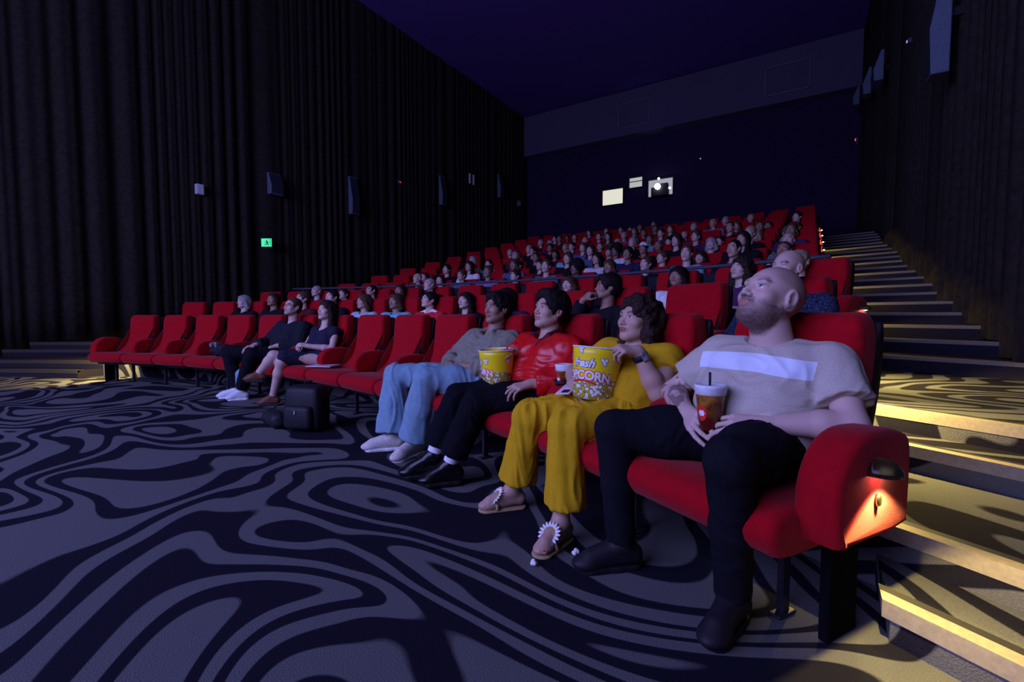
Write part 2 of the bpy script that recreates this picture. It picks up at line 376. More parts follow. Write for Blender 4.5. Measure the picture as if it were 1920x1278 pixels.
bm = bmesh.new(); lathe(bm, [(0.0, -0.02), (0.012, -0.016), (0.014, 0.0), (0.0, 0.006)], 12, Matrix.Translation((0, 0.022, 0.015))); sm('lamp_bulb', bm, emis('lamp bulb', (1.0, 0.85, 0.5), 60))
bm = bmesh.new(); lathe(bm, [(0.0, -0.006), (0.011, -0.005), (0.013, 0.0), (0.009, 0.006), (0.0, 0.007)], 14, Matrix.Translation((0.0, 0.006, -0.075)) @ Matrix.Rotation(R_(-90), 4, 'X') @ Matrix.Diagonal((0.8, 1.6, 1, 1))); sm('lamp_screw', bm, mat('brass screw', (0.7, 0.55, 0.25), 0.25, metal=1))
def part(name, mesh, parent, loc=(0, 0, 0)):
    o = bpy.data.objects.new(name, SMESH[mesh]); link(o, parent); o.location = loc; return o
EMP = {}
PY = 0.340
def add_seat(ri, i):
    r = ROWS[ri]; p, rz = pose(r.R, r.a[i]); p.z = r.fl
    pos = 'beside the right aisle' if i == 0 else 'beside the left aisle' if i == r.n - 1 else ORD[i] + ' from the right aisle'
    lab = 'red velour cinema seat ' + pos + ' in the ' + r.name
    far = ri >= 6
    if far:
        o = bpy.data.objects.new('theatre_chair', SMESH['far_seat']); link(o); o.location = p; o.rotation_euler = (0, 0, rz); tag(o, lab, 'seat', 'seats in the ' + r.name); e = o
    else:
        e = empty('theatre_chair', p, rz, lab, 'seat', 'seats in the ' + r.name)
        part('backrest', 'backrest', e); part('seat_cushion', 'seat_cushion', e); part('back_shell', 'back_shell', e); part('seat_pan', 'seat_pan', e)
        side = [PY] + ([-PY] if i == r.n - 1 else [])
        for y in side:
            end = (i == 0 and y > 0) or y < 0
            a = part('armrest', 'end_armrest' if end else 'armrest', e, (0, y + 0.02 * (end and y > 0) - 0.02 * (y < 0), 0)); part('seat_leg', 'seat_leg', e, (0, y + (0.34 if y < 0 else 0), 0))
            if end: part('side_panel', 'side_panel', e, (0, y, 0))
            if ri == 0 and i in (2, 3) and y > 0: part('cup_holder', 'cup_holder', a, (-0.06, 0, -0.040))
    lampside = 1 if i == 0 else (-1 if (i == r.n - 1 and ri < 3) else 0)
    if lampside and ri < 10:
        y = (PY + 0.079) if lampside > 0 else -(PY + 0.079)
        if far and lampside: y = 0.33 + 0.066
        lx, lz = (0.30, 0.24, 0.20)[min(ri, 2)], 0.55
        h = part('lamp_hood', 'lamp_hood', e, (lx, y, lz)); bu = part('lamp_bulb', 'lamp_bulb', h)
        if lampside < 0: h.rotation_euler = (0, 0, math.pi)
        if ri < 3: part('lamp_screw', 'lamp_screw', e, (lx, y, lz)).rotation_euler = h.rotation_euler
        EN = {0: 34, 1: 80.0, 2: 90.0}.get(ri, 20.0) if lampside > 0 else 110
        l = bpy.data.lights.new('aisle_light', 'SPOT'); l.color = LAMP_COL; l.energy = EN; l.spot_size = R_(124); l.spot_blend = 0.25; l.shadow_soft_size = 0.008
        lo = bpy.data.objects.new('aisle_light', l); link(lo, e); lo.location = (lx, y + 0.036 * lampside, lz - 0.002)
        lo.rotation_euler = (R_(24) * lampside, 0, 0)
    return e
for ri, r in enumerate(ROWS):
    for i in range(r.n): add_seat(ri, i)
# ------------------------------------------------------------------ signed-distance body modelling
def vnoise(P, s, seed=0):
    Q = P * s + seed * 13.7; I = np.floor(Q).astype(np.int64); F = Q - I; F = F * F * (3 - 2 * F)
    def h(a, b, c):
        n = (a * 374761393 + b * 668265263 + c * 2147483647 + seed * 974711) & 0xffffffff
        n = ((n ^ (n >> 13)) * 1274126177) & 0xffffffff
        return ((n ^ (n >> 16)) & 0xffff) / 65535.0
    r = 0
    for dx in (0, 1):
        for dy in (0, 1):
            for dz in (0, 1):
                wgt = (F[:, 0] if dx else 1 - F[:, 0]) * (F[:, 1] if dy else 1 - F[:, 1]) * (F[:, 2] if dz else 1 - F[:, 2])
                r = r + wgt * h(I[:, 0] + dx, I[:, 1] + dy, I[:, 2] + dz)
    return r * 2 - 1
V = lambda *a: np.array(a, float)
class SDF:
    def __init__(s, h=0.005): s.h = h; s.ops = []
    def rc(s, a, b, r1, r2, k=0.02, sub=False): s.ops.append(('rc', np.array(a, float), np.array(b, float), r1, r2, k, sub)); return s
    def el(s, c, r, B=None, k=0.02, sub=False): s.ops.append(('el', np.array(c, float), np.array(r, float), np.eye(3) if B is None else np.array(B, float), 0, k, sub)); return s
    def rcf(s, a, b, r1, r2, k=0.02): s.ops.append(('rcf', np.array(a, float), np.array(b, float), r1, r2, k, False)); return s
    def cut(s, p, n): s.ops.append(('cut', np.array(p, float), np.array(n, float) / np.linalg.norm(n), 0, 0, 0, False)); return s
    def bbox(s, o):
        if o[0][:2] == 'rc':
            r = max(o[3], o[4]); return np.minimum(o[1], o[2]) - r, np.maximum(o[1], o[2]) + r
        r = np.abs(o[3].T * o[2]).max(axis=1) if False else np.sqrt(((o[3].T * o[2]) ** 2).sum(axis=1)); return o[1] - r, o[1] + r
    def dist(s, o, X, Y, Z):
        if o[0][:2] == 'rc':
            a, b, r1, r2 = o[1:5]; ba = b - a; l2 = max(ba @ ba, 1e-12)
            px, py, pz = X - a[0], Y - a[1], Z - a[2]
            t0 = (px * ba[0] + py * ba[1] + pz * ba[2]) / l2; t = np.clip(t0, 0, 1)
            d = np.sqrt((px - t * ba[0]) ** 2 + (py - t * ba[1]) ** 2 + (pz - t * ba[2]) ** 2) - (r1 + (r2 - r1) * t)
            return np.maximum(d, (t0 - 1) * math.sqrt(l2)) if o[0] == 'rcf' else d
        c, r, B = o[1], o[2], o[3]
        px, py, pz = X - c[0], Y - c[1], Z - c[2]
        q = [(px * B[i, 0] + py * B[i, 1] + pz * B[i, 2]) for i in range(3)]
        k0 = np.sqrt(sum((q[i] / r[i]) ** 2 for i in range(3))); k1 = np.sqrt(sum((q[i] / r[i] ** 2) ** 2 for i in range(3)))
        return k0 * (k0 - 1) / np.maximum(k1, 1e-6)
    def mesh(s):
        h = s.h; M = 0.03 + 2 * h
        bb = [s.bbox(o) for o in s.ops if o[0] != 'cut' and not o[6]]
        lo = np.min([b[0] for b in bb], axis=0) - M; hi = np.max([b[1] for b in bb], axis=0) + M
        n = np.ceil((hi - lo) / h).astype(int) + 1
        ax = [lo[i] + h * np.arange(n[i]) for i in range(3)]
        G = np.full(n, M, np.float32)
        for o in s.ops:
            if o[0] == 'cut':
                p, nn = o[1], o[2]
                pl = ((ax[0] - p[0]) * nn[0])[:, None, None] + ((ax[1] - p[1]) * nn[1])[None, :, None] + ((ax[2] - p[2]) * nn[2])[None, None, :]
                np.maximum(G, pl.astype(np.float32), out=G); continue
            b0, b1 = s.bbox(o); k = o[5]
            i0 = np.maximum(0, np.floor((b0 - M - k - lo) / h).astype(int)); i1 = np.minimum(n, np.ceil((b1 + M + k - lo) / h).astype(int) + 1)
            if (i1 <= i0).any(): continue
            X = ax[0][i0[0]:i1[0]][:, None, None]; Y = ax[1][i0[1]:i1[1]][None, :, None]; Z = ax[2][i0[2]:i1[2]][None, None, :]
            d = s.dist(o, X, Y, Z).astype(np.float32); g = G[i0[0]:i1[0], i0[1]:i1[1], i0[2]:i1[2]]
            if o[6]:
                hh = np.maximum(k - np.abs(-d - g), 0) / max(k, 1e-6); r = np.maximum(-d, g) + hh * hh * k * 0.25
            else:
                hh = np.maximum(k - np.abs(d - g), 0) / max(k, 1e-6); r = np.minimum(d, g) - hh * hh * k * 0.25
            G[i0[0]:i1[0], i0[1]:i1[1], i0[2]:i1[2]] = r
        ins = G < 0
        c = ins[:-1, :-1, :-1].astype(np.uint8)
        for dx, dy, dz in ((1,0,0),(0,1,0),(0,0,1),(1,1,0),(1,0,1),(0,1,1),(1,1,1)):
            c = c + ins[dx:dx + n[0] - 1, dy:dy + n[1] - 1, dz:dz + n[2] - 1]
        cx, cy, cz = np.nonzero((c > 0) & (c < 8)); nv = len(cx)
        idx = np.full(n - 1, -1, np.int32); idx[cx, cy, cz] = np.arange(nv)
        corners = {}
        for dx in (0, 1):
            for dy in (0, 1):
                for dz in (0, 1): corners[(dx, dy, dz)] = G[cx + dx, cy + dy, cz + dz]
        acc = np.zeros((nv, 3)); cnt = np.zeros(nv)
        ks = list(corners)
        for a in ks:
            for axi in range(3):
                if a[axi]: continue
                b = list(a); b[axi] = 1; b = tuple(b); ga, gb = corners[a], corners[b]
                m_ = (ga < 0) != (gb < 0); t = ga / np.where(m_, ga - gb, 1)
                P = np.zeros((nv, 3)); P[:] = a; P[:, axi] += t
                acc[m_] += P[m_]; cnt[m_] += 1
        v = acc / cnt[:, None] + np.stack([cx, cy, cz], 1); v = lo + v * h
        quads = []
        for axi in range(3):
            sl0 = [slice(None)] * 3; sl1 = [slice(None)] * 3; sl0[axi] = slice(0, -1); sl1[axi] = slice(1, None)
            A, B_ = ins[tuple(sl0)], ins[tuple(sl1)]
            e = np.nonzero(A != B_); e = np.stack(e, 1); u, w_ = [(1, 2), (2, 0), (0, 1)][axi]
            e = e[(e[:, u] > 0) & (e[:, w_] > 0) & (e[:, u] < n[u] - 1) & (e[:, w_] < n[w_] - 1)]
            flip = ins[e[:, 0], e[:, 1], e[:, 2]]
            def cell(du, dw):
                q = e.copy(); q[:, u] -= du; q[:, w_] -= dw; return idx[q[:, 0], q[:, 1], q[:, 2]]
            Q = np.stack([cell(1, 1), cell(0, 1), cell(0, 0), cell(1, 0)], 1)
            Q[~flip] = Q[~flip][:, ::-1]; quads.append(Q)
        return v, np.concatenate(quads)
def to_mesh(name, v, q, mats, colors=None, matidx=None):
    me = bpy.data.meshes.new(name); me.vertices.add(len(v)); me.vertices.foreach_set('co', v.astype(np.float32).ravel())
    me.loops.add(len(q) * 4); me.loops.foreach_set('vertex_index', q.astype(np.int32).ravel())
    me.polygons.add(len(q)); me.polygons.foreach_set('loop_start', np.arange(0, len(q) * 4, 4, dtype=np.int32)); me.polygons.foreach_set('loop_total', np.full(len(q), 4, np.int32))
    me.polygons.foreach_set('use_smooth', np.ones(len(q), bool))
    for m in mats: me.materials.append(m)
    if matidx is not None: me.polygons.foreach_set('material_index', matidx.astype(np.int32))
    me.update(calc_edges=True)
    if colors is not None:
        at = me.color_attributes.new('Col', 'FLOAT_COLOR', 'POINT')
        cc = np.ones((len(v), 4), np.float32); cc[:, :3] = colors; at.data.foreach_set('color', cc.ravel())
    return me
def vnorm(v, q):
    nrm = np.zeros_like(v); a, b, c, d = v[q[:, 0]], v[q[:, 1]], v[q[:, 2]], v[q[:, 3]]; fn = np.cross(c - a, d - b)
    for i in range(4): np.add.at(nrm, q[:, i], fn)
    return nrm / np.maximum(np.linalg.norm(nrm, axis=1, keepdims=True), 1e-9)
def folds(v, q, amp, s=14, seed=1, stretch=(1, 1, 1)):
    n = vnorm(v, q); P = v * np.array(stretch); a = 1 - np.abs(vnoise(P + 0.25 * vnoise(P, s * 0.5, seed + 3)[:, None], s, seed)) * 2.0
    b = vnoise(P, s * 2.6, seed + 1)
    return v + n * (amp * (0.75 * a + 0.25 * b))[:, None]
def frame(fwd, up):
    f = fwd / np.linalg.norm(fwd); l = np.cross(up, f); l /= np.linalg.norm(l); u = np.cross(f, l); return l, f, u
def rot_dir(yaw, pitch):          # yaw + = to the sitter's left, pitch + = up
    y, p = R_(yaw), R_(pitch); return V(math.cos(y) * math.cos(p), math.sin(y) * math.cos(p), math.sin(p))
class Head:
    """a = to the left, b = forward, c = up, origin midway between the ears at eye height"""
    def __init__(s, pos, yaw=0, pitch=10, roll=0, sc=1.0):
        s.p = np.array(pos, float); f = rot_dir(yaw, pitch); l, f, u = frame(f, V(0, 0, 1))
        r = R_(roll); l, u = l * math.cos(r) + u * math.sin(r), u * math.cos(r) - l * math.sin(r)
        s.l, s.f, s.u, s.sc = l, f, u, sc; s.B = np.stack([l, f, u])
    def W(s, a, b, c): return s.p + s.sc * (a * s.l + b * s.f + c * s.u)
    def L(s, P): return ((P - s.p) @ s.B.T) / s.sc
def add_head(S, H, wide=1.0, jaw=1.0, nose=1.0, fat=0.0, ears=1.0):
    k = H.sc; W = H.W; R3 = lambda *r: V(*r) * k
    S.el(W(0, -0.022, 0.028), R3(0.075 * wide, 0.095, 0.082), H.B, 0.02 * k)
    S.el(W(0, 0.028, -0.015), R3(0.061 * wide + fat, 0.058, 0.080), H.B, 0.03 * k)
    S.el(W(0, 0.022, -0.066), R3(0.050 * jaw + fat, 0.052, 0.042), H.B, 0.025 * k)
    for sg in (-1, 1):
        S.rc(W(sg * 0.050 * jaw, -0.004, -0.050), W(sg * 0.017, 0.058, -0.094), 0.019 * k + fat, 0.017 * k, 0.022 * k)
        S.el(W(sg * 0.040 * wide, 0.052, -0.028), R3(0.022 + fat, 0.022, 0.020), H.B, 0.022 * k)
    S.el(W(0, 0.068, -0.097), R3(0.019, 0.017, 0.015), H.B, 0.02 * k)
    S.rc(W(-0.034, 0.073, 0.019), W(0.034, 0.073, 0.019), 0.0105 * k, 0.0105 * k, 0.014 * k)
    for sg in (-1, 1):
        S.el(W(sg * 0.031, 0.092, -0.002), R3(0.017, 0.018, 0.0115), H.B, 0.012 * k, True)
        S.el(W(sg * 0.0315, 0.066, -0.001), R3(0.0150, 0.0150, 0.0135), H.B, 0.004 * k)
        S.rc(W(sg * 0.019, 0.0765, 0.0035), W(sg * 0.045, 0.069, 0.0025), 0.0042 * k, 0.0038 * k, 0.004 * k)
        S.rc(W(sg * 0.020, 0.0755, -0.0085), W(sg * 0.043, 0.069, -0.008), 0.0032 * k, 0.003 * k, 0.005 * k)
    S.rc(W(0, 0.076, 0.010), W(0, 0.094, -0.028), 0.0075 * k * nose, 0.0088 * k * nose, 0.010 * k)
    S.el(W(0, 0.0985, -0.034), R3(0.0105 * nose, 0.0115, 0.0092), H.B, 0.008 * k)
    for sg in (-1, 1): S.el(W(sg * 0.0125 * nose, 0.088, -0.037), R3(0.0075 * nose, 0.0100, 0.0070), H.B, 0.006 * k)
    for sg in (-1, 1): S.el(W(sg * 0.0065 * nose, 0.0945, -0.0445), R3(0.0030, 0.0045, 0.0030), H.B, 0.003 * k, True)
    S.el(W(0, 0.075, -0.062), R3(0.024, 0.015, 0.017), H.B, 0.012 * k)
    S.el(W(0, 0.0875, -0.0580), R3(0.0215, 0.0075, 0.0052), H.B, 0.004 * k)
    S.el(W(0, 0.0865, -0.0695), R3(0.0185, 0.0080, 0.0062), H.B, 0.004 * k)
    S.rc(W(-0.020, 0.0935, -0.0635), W(0.020, 0.0935, -0.0635), 0.0018 * k, 0.0018 * k, 0.003 * k, True)
    if ears:
        for sg in (-1, 1):
            S.el(W(sg * 0.078 * wide, -0.014, -0.008), R3(0.011, 0.020 * ears, 0.031 * ears), H.B, 0.006 * k)
            S.el(W(sg * 0.086 * wide, -0.006, -0.004), R3(0.007, 0.010 * ears, 0.018 * ears), H.B, 0.004 * k, True)
            S.el(W(sg * 0.078 * wide, 0.002, -0.012), R3(0.006, 0.006, 0.007), H.B, 0.004 * k)
def face_paint(H, v, beard=0.0, stub=0.0, bald=0.0, lip=(0.80, 0.42, 0.44), brow=1.0, seed=2):
    L = H.L(v); a, b, c = L[:, 0], L[:, 1], L[:, 2]; col = np.ones((len(v), 3)); near = (np.linalg.norm(L, axis=1) < 0.17)
    ns = vnoise(L, 160, seed)
    def blend(mk_, rgb):
        mk_ = np.clip(mk_, 0, 1)[:, None]; col[:] = col * (1 - mk_) + np.array(rgb) * mk_
    S_ = lambda x, e: np.clip(0.5 + x / e, 0, 1)
    blend(near * S_(0.02 - np.abs(np.abs(a) - 0.042), 0.02) * S_(b - 0.03, 0.02) * S_(0.018 - np.abs(c + 0.028), 0.02) * 0.35, (1.0, 0.78, 0.74))
    if bald: blend(near * S_(c - 0.032 + 0.25 * (b > 0.06) * (b - 0.06) + np.clip(b, -1, 0.2) * -0.15, 0.02) * S_(0.055 - b, 0.04) * bald, (0.62, 0.56, 0.55)); blend(near * S_(-b - 0.02, 0.04) * S_(c + 0.05, 0.02) * bald * 0.8, (0.6, 0.53, 0.52))
    if beard:
        bz = -0.040 - 0.10 * np.clip(b - 0.02, 0, 1) + 0.9 * np.clip(0.012 - b, 0, 0.03)
        m_ = near * S_(bz - c + 0.0025 * ns, 0.018) * S_(b + 0.012, 0.014) * S_(c + 0.135, 0.01)
        mus = near * S_(0.030 - np.abs(a), 0.006) * S_(0.0095 - np.abs(c + 0.0495), 0.006) * S_(b - 0.07, 0.01)
        under = S_(-c - 0.072 - 0.35 * np.clip(b - 0.055, 0, 1), 0.03); side = S_(0.050 - b, 0.03)  # darker below: dark hair plus shade painted under the chin
        blend(np.maximum(m_ * (0.58 + 0.42 * np.maximum(under, side)), mus * 0.8) * beard * (0.88 + 0.12 * ns), (0.11, 0.075, 0.07))
    if stub: blend(near * S_(-0.048 - c, 0.02) * S_(b + 0.01, 0.03) * stub, (0.55, 0.45, 0.42))
    blend(near * S_(0.0022 - np.abs(np.hypot(a / 0.021, (c + 0.0638) / 0.0115) - 0.55) * 0.012 + 0.003, 0.002) * (np.hypot(a / 0.0225, (c + 0.0638) / 0.0125) < 1) * (b > 0.07), lip)
    br = near * S_(0.0042 - np.abs(c - (0.0215 - 3.2 * (np.abs(a) - 0.036) ** 2 * 3)), 0.003) * S_(0.018 - np.abs(np.abs(a) - 0.034), 0.006) * (b > 0.045)
    blend(br * brow, (0.16, 0.11, 0.09))
    blend(near * S_(0.0030 - np.abs(c - 0.0055), 0.002) * S_(0.013 - np.abs(np.abs(a) - 0.032), 0.004) * (b > 0.06) * 0.7, (0.25, 0.17, 0.15))
    return col
def add_eyes(H, parent, iris=(0.05, 0.03, 0.02), look=(0, 0.25)):
    bm = bmesh.new()
    for sg in (-1, 1):
        c = H.W(sg * 0.0315, 0.0685, -0.0015)
        d = (H.f + look[0] * H.l + look[1] * H.u); d = Vector(d / np.linalg.norm(d)); q = d.to_track_quat('Z', 'Y').to_matrix().to_4x4()
        r = bmesh.ops.create_uvsphere(bm, u_segments=20, v_segments=14, radius=0.0128 * H.sc, matrix=Matrix.Translation(c) @ q)
        for v in r['verts']:
            for f in v.link_faces:
                ang = (f.calc_center_median() - Vector(c)).normalized().dot(d)
                f.material_index = 2 if ang > 0.95 else 1 if ang > 0.80 else 0
    return mk('eyes', bm, [mat('eye white', (0.72, 0.72, 0.74), 0.25, spec=0.6), mat('iris %.2f' % iris[2], iris, 0.2, spec=0.7), mat('pupil', (0.005, 0.005, 0.005), 0.1, spec=0.8)], parent, True)
def add_hair(S, H, style, wide=1.0, sd=0):
    k = H.sc; W = H.W; R3 = lambda *r: V(*r) * k
    t = {'short': 0.012, 'thick': 0.022, 'bun': 0.010, 'long': 0.014, 'bob': 0.020, 'curly': 0.020, 'afro': 0.05, 'buzz': 0.005}[style]
    S.el(W(0, -0.024, 0.034), R3(0.075 * wide + t, 0.093 + t, 0.080 + t), H.B, 0.01)
    if style in ('short', 'thick', 'buzz'):
        S.el(W(0, -0.05, -0.02), R3(0.066 * wide + t * 0.6, 0.055 + t * 0.6, 0.06), H.B, 0.03)
        for sg in (-1, 1): S.el(W(sg * 0.062, 0.012, 0.012), R3(0.016 + t * 0.3, 0.03, 0.035), H.B, 0.015)
    if style == 'thick': S.el(W(0, 0.04, 0.092), R3(0.066, 0.055, 0.028), H.B, 0.03)
    if style in ('long', 'bob', 'curly', 'bun'):
        ln = {'long': -0.24, 'bob': -0.10, 'curly': -0.225, 'bun': -0.02}[style]; rr = {'long': 0.034, 'bob': 0.036, 'curly': 0.044, 'bun': 0.02}[style]
        for sg in (-1, 1):
            p1, p2 = W(sg * 0.066, 0.012, 0.02), W(sg * 0.078, -0.012, -0.07)
            S.rc(p1, p2, 0.024 * k, rr * k * 0.8, 0.02)
            if style != 'bun': S.rc(p2, W(sg * 0.085, -0.03, ln) , rr * k * 0.8, rr * k, 0.03)
        if style != 'bun': S.rc(W(0, -0.085, 0.0), W(0, -0.075, ln), 0.052 * k, 0.045 * k, 0.05); S.rc(W(0.04, -0.07, 0.0), W(0.05, -0.06, ln), 0.04 * k, 0.035 * k, 0.05); S.rc(W(-0.04, -0.07, 0.0), W(-0.05, -0.06, ln), 0.04 * k, 0.035 * k, 0.05)
        else: S.el(W(0, -0.115, 0.06), R3(0.035, 0.035, 0.035), H.B, 0.01)
        S.el(W(0, 0.025, 0.082), R3(0.062 * wide, 0.060, 0.026), H.B, 0.02)
    # open the face
    top = {'short': 0.062, 'thick': 0.064, 'buzz': 0.060}.get(style, 0.052)
    S.el(W(0, 0.100, top - 0.105), R3(0.057 * wide if style in ('long', 'bob', 'curly', 'bun', 'afro') else 0.066, 0.088, 0.105), H.B, 0.010, True)
    if style in ('short', 'thick', 'buzz'):
        for sg in (-1, 1): S.el(W(sg * 0.088, 0.0, -0.030), R3(0.026, 0.030, 0.036), H.B, 0.006, True)
def add_hand(S, wrist, palm_dir, back_n, side, curls, sc=1.0, thumb=(0.9, 0.5), spread=0.12, h=0.0):
    """palm_dir: wrist->knuckles, back_n: out of the back of the hand, side: +1 if the thumb lies toward cross(back_n, palm_dir)"""
    d = palm_dir / np.linalg.norm(palm_dir); n = back_n - (back_n @ d) * d; n /= np.linalg.norm(n); t = np.cross(n, d) * side
    w0 = np.array(wrist, float)
    P = lambda x, y, z: w0 + sc * (x * d + y * t + z * n)     # x along, y to thumb, z to back
    S.rc(P(-0.01, 0, 0), P(0.02, 0.004, 0), 0.026 * sc, 0.024 * sc, 0.015)
    for y, kx in ((0.028, 0.086), (0.009, 0.090), (-0.011, 0.086), (-0.029, 0.078)):
        S.rc(P(0.012, y * 0.5, 0), P(kx, y, 0), 0.017 * sc, 0.0125 * sc, 0.010)
    S.rc(P(0.02, 0.02, -0.010), P(0.06, 0.030, -0.012), 0.016 * sc, 0.012 * sc, 0.012)
    ln = ((0.040, 0.024, 0.021), (0.045, 0.028, 0.023), (0.042, 0.026, 0.022), (0.033, 0.020, 0.019))
    for i, (y, kx) in enumerate(((0.029, 0.088), (0.0095, 0.093), (-0.0105, 0.089), (-0.0295, 0.080))):
        cu = curls[i]; p = P(kx, y, 0); ang = 0.0; sp = (1.5 - i) * spread
        for j in range(3):
            ang += cu[j]
            dv = d * math.cos(ang) * math.cos(sp) + t * math.sin(sp) * math.cos(ang) - n * math.sin(ang); dv /= np.linalg.norm(dv)
            qn = p + dv * ln[i][j] * sc; r = (0.0098, 0.0088, 0.0080, 0.0070)[j]; r2 = (0.0088, 0.0080, 0.0068)[j]; f = 0.88 if i == 3 else 1
            S.rc(p, qn, r * sc * f, r2 * sc * f, 0.0025); p = qn
    p = P(0.030, 0.026, -0.010); th = thumb; dv = d * 0.55 + t * th[0] - n * th[1]; dv /= np.linalg.norm(dv)
    q1 = p + dv * 0.038 * sc; dv2 = d * 0.9 + t * th[0] * 0.35 - n * th[1] * 1.1; dv2 /= np.linalg.norm(dv2); q2 = q1 + dv2 * 0.030 * sc
    dv3 = d * 1.0 + t * 0.0 - n * th[1] * 1.2; dv3 /= np.linalg.norm(dv3)
    S.rc(p, q1, 0.0145 * sc, 0.0110 * sc, 0.008); S.rc(q1, q2, 0.0108 * sc, 0.0098 * sc, 0.003); S.rc(q2, q2 + dv3 * 0.022 * sc, 0.0096 * sc, 0.0076 * sc, 0.002)
RELAX = [(0.35, 0.45, 0.3), (0.4, 0.5, 0.3), (0.45, 0.55, 0.35), (0.5, 0.6, 0.4)]
GRIP = [(0.55, 0.7, 0.45), (0.6, 0.75, 0.45), (0.65, 0.75, 0.5), (0.7, 0.8, 0.5)]
def torso(S, J, r=0.0, fat=1.0, k=0.05):
    """chest to pelvis chain; r inflates it for clothing"""
    sl, sr = np.array(J['shL']), np.array(J['shR']); mid = (sl + sr) / 2; pel = np.array(J['pelvis']); u = (sl - sr) / np.linalg.norm(sl - sr)
    belly = mid * 0.42 + pel * 0.58 + V(J.get('belly', 0.03), 0, 0)
    ch = mid * 0.78 + pel * 0.22 + V(0.01, 0, 0)
    for sg in (-1, 1):
        S.rc(ch + u * sg * 0.082, belly + u * sg * 0.072, (0.098 + r) * fat, (0.092 + r) * fat, k)
        S.rc(belly + u * sg * 0.072, pel + u * sg * 0.082, (0.092 + r) * fat, (0.100 + r) * fat, k)
        S.rc(mid + u * sg * 0.02 + V(0, 0, 0.0), np.array(J['shL'] if sg > 0 else J['shR']) - u * sg * 0.012, 0.060 + r, 0.058 + r, k)
def limb(S, a, m, b, r, k=0.015):
    S.rc(a, np.array(a) * 0.5 + np.array(m) * 0.5, r[0], r[1] * 1.02, k); S.rc(np.array(a) * 0.5 + np.array(m) * 0.5, m, r[1] * 1.02, r[1] * 0.92, k)
    mid = np.array(m) * 0.68 + np.array(b) * 0.32; S.rc(m, mid, r[1] * 0.92, r[2], k); S.rc(mid, b, r[2], r[3], k)
def foot(S, ank, toe, sc=1.0, r=0.0):
    a, t = np.array(ank, float), np.array(toe, float); d = t - a; d[2] = 0; d /= np.linalg.norm(d)
    heel = a - d * 0.045 * sc; heel[2] = t[2] + 0.028 * sc
    S.rc(a, heel, 0.034 * sc + r, 0.030 * sc + r, 0.02); S.rc(a + V(0, 0, -0.01), t - d * 0.05 * sc + V(0, 0, 0.022), 0.034 * sc + r, 0.030 * sc + r, 0.03)
    S.rc(heel, t - d * 0.03, 0.030 * sc + r, 0.028 * sc + r, 0.02); S.el(t - d * 0.035 + V(0, 0, 0.002), V(0.055, 0.040, 0.022) * sc + r, np.stack([d, np.cross(V(0, 0, 1), d), V(0, 0, 1)]), 0.02)
def body_sdf(J, H, h=0.0045, hands=True, fat=1.0, arm=1.0, headkw={}):
    S = SDF(h)
    nb = (np.array(J['shL']) + np.array(J['shR'])) / 2 + V(-0.005, 0, 0.035)
    torso(S, J, -0.012, fat)
    S.rc(H.W(0, -0.025, -0.055), nb, 0.052 * H.sc * J.get('neckw', 1), 0.060 * H.sc * J.get('neckw', 1), 0.03)
    for s in 'LR':
        limb(S, J['sh' + s], J['el' + s], J['wr' + s], (0.050 * arm, 0.043 * arm, 0.040 * arm, 0.026 * (0.5 + arm / 2)))
        hp = np.array(J['pelvis']) + V(0.02, 0.085 if s == 'L' else -0.085, -0.01)
        limb(S, hp, J['kn' + s], J['an' + s], (0.082 * fat, 0.060 * fat, 0.052, 0.034), 0.03)
        if 'toe' + s in J: foot(S, J['an' + s], J['toe' + s], 0.92)
    add_head(S, H, **headkw)
    if hands:
        for s in 'LR':
            if 'hand' + s in J: add_hand(S, J['wr' + s], **J['hand' + s])
    return S
def trousers(J, h=0.007, r=0.012, flare=0.0, fat=1.0, hem=0.10, calf=0.06):
    S = SDF(h); pel = np.array(J['pelvis'])
    for sg in (-1, 1): S.el(pel + V(0.0, sg * 0.07, 0.005), V(0.12, 0.115, 0.11) * fat, None, 0.05)
    for s in 'LR':
        hp = pel + V(0.02, 0.085 if s == 'L' else -0.085, -0.005); kn = np.array(J['kn' + s]); an = np.array(J['an' + s]); hm = kn + (an - kn) * (1 - hem)
        S.rc(hp, kn * 0.55 + hp * 0.45, (0.092 + r) * fat, (0.082 + r) * fat, 0.04); S.rc(kn * 0.55 + hp * 0.45, kn, (0.082 + r) * fat, (0.066 + r), 0.04)
        S.rc(kn, (kn + hm) / 2, 0.066 + r, calf + r + flare * 0.5, 0.02); S.rcf((kn + hm) / 2, hm, calf + r + flare * 0.5, calf - 0.008 + r + flare, 0.015)
        S.cut(hm, V(0, 0, -1)) if s == 'x' else None
    z = J.get('hemz')
    if z is not None: S.cut(V(0, 0, z), V(0, 0, -1))
    return S
def shirt(J, H, h=0.006, r=0.010, sleeve=0.55, fat=1.0, arm=1.0, loose=0.0, neck=0.075, hemz=None, cuff=None):
    S = SDF(h); torso(S, J, r, fat)
    for s in 'LR':
        a, m, b = (np.array(J[x + s]) for x in ('sh', 'el', 'wr'))
        if sleeve <= 1:
            e = a + (m - a) * sleeve; S.rcf(a, e, 0.058 * arm + r, 0.050 * arm + r + loose, 0.03)
        else:
            e = m + (b - m) * (sleeve - 1); S.rc(a, m, 0.058 * arm + r, 0.048 * arm + r + loose, 0.03); S.rcf(m, e, 0.048 * arm + r + loose, 0.036 * arm + r + loose * 0.6, 0.012)
    nb = (np.array(J['shL']) + np.array(J['shR'])) / 2 + V(0.0, 0, 0.035)
    S.rc(nb + V(0, 0, 0.10) + V(0.01, 0, 0), nb + V(0.012, 0, 0.012), neck + 0.03, neck - 0.010, 0.006, True)
    if hemz: S.cut(V(0, 0, hemz), V(0, 0, -1))
    return S
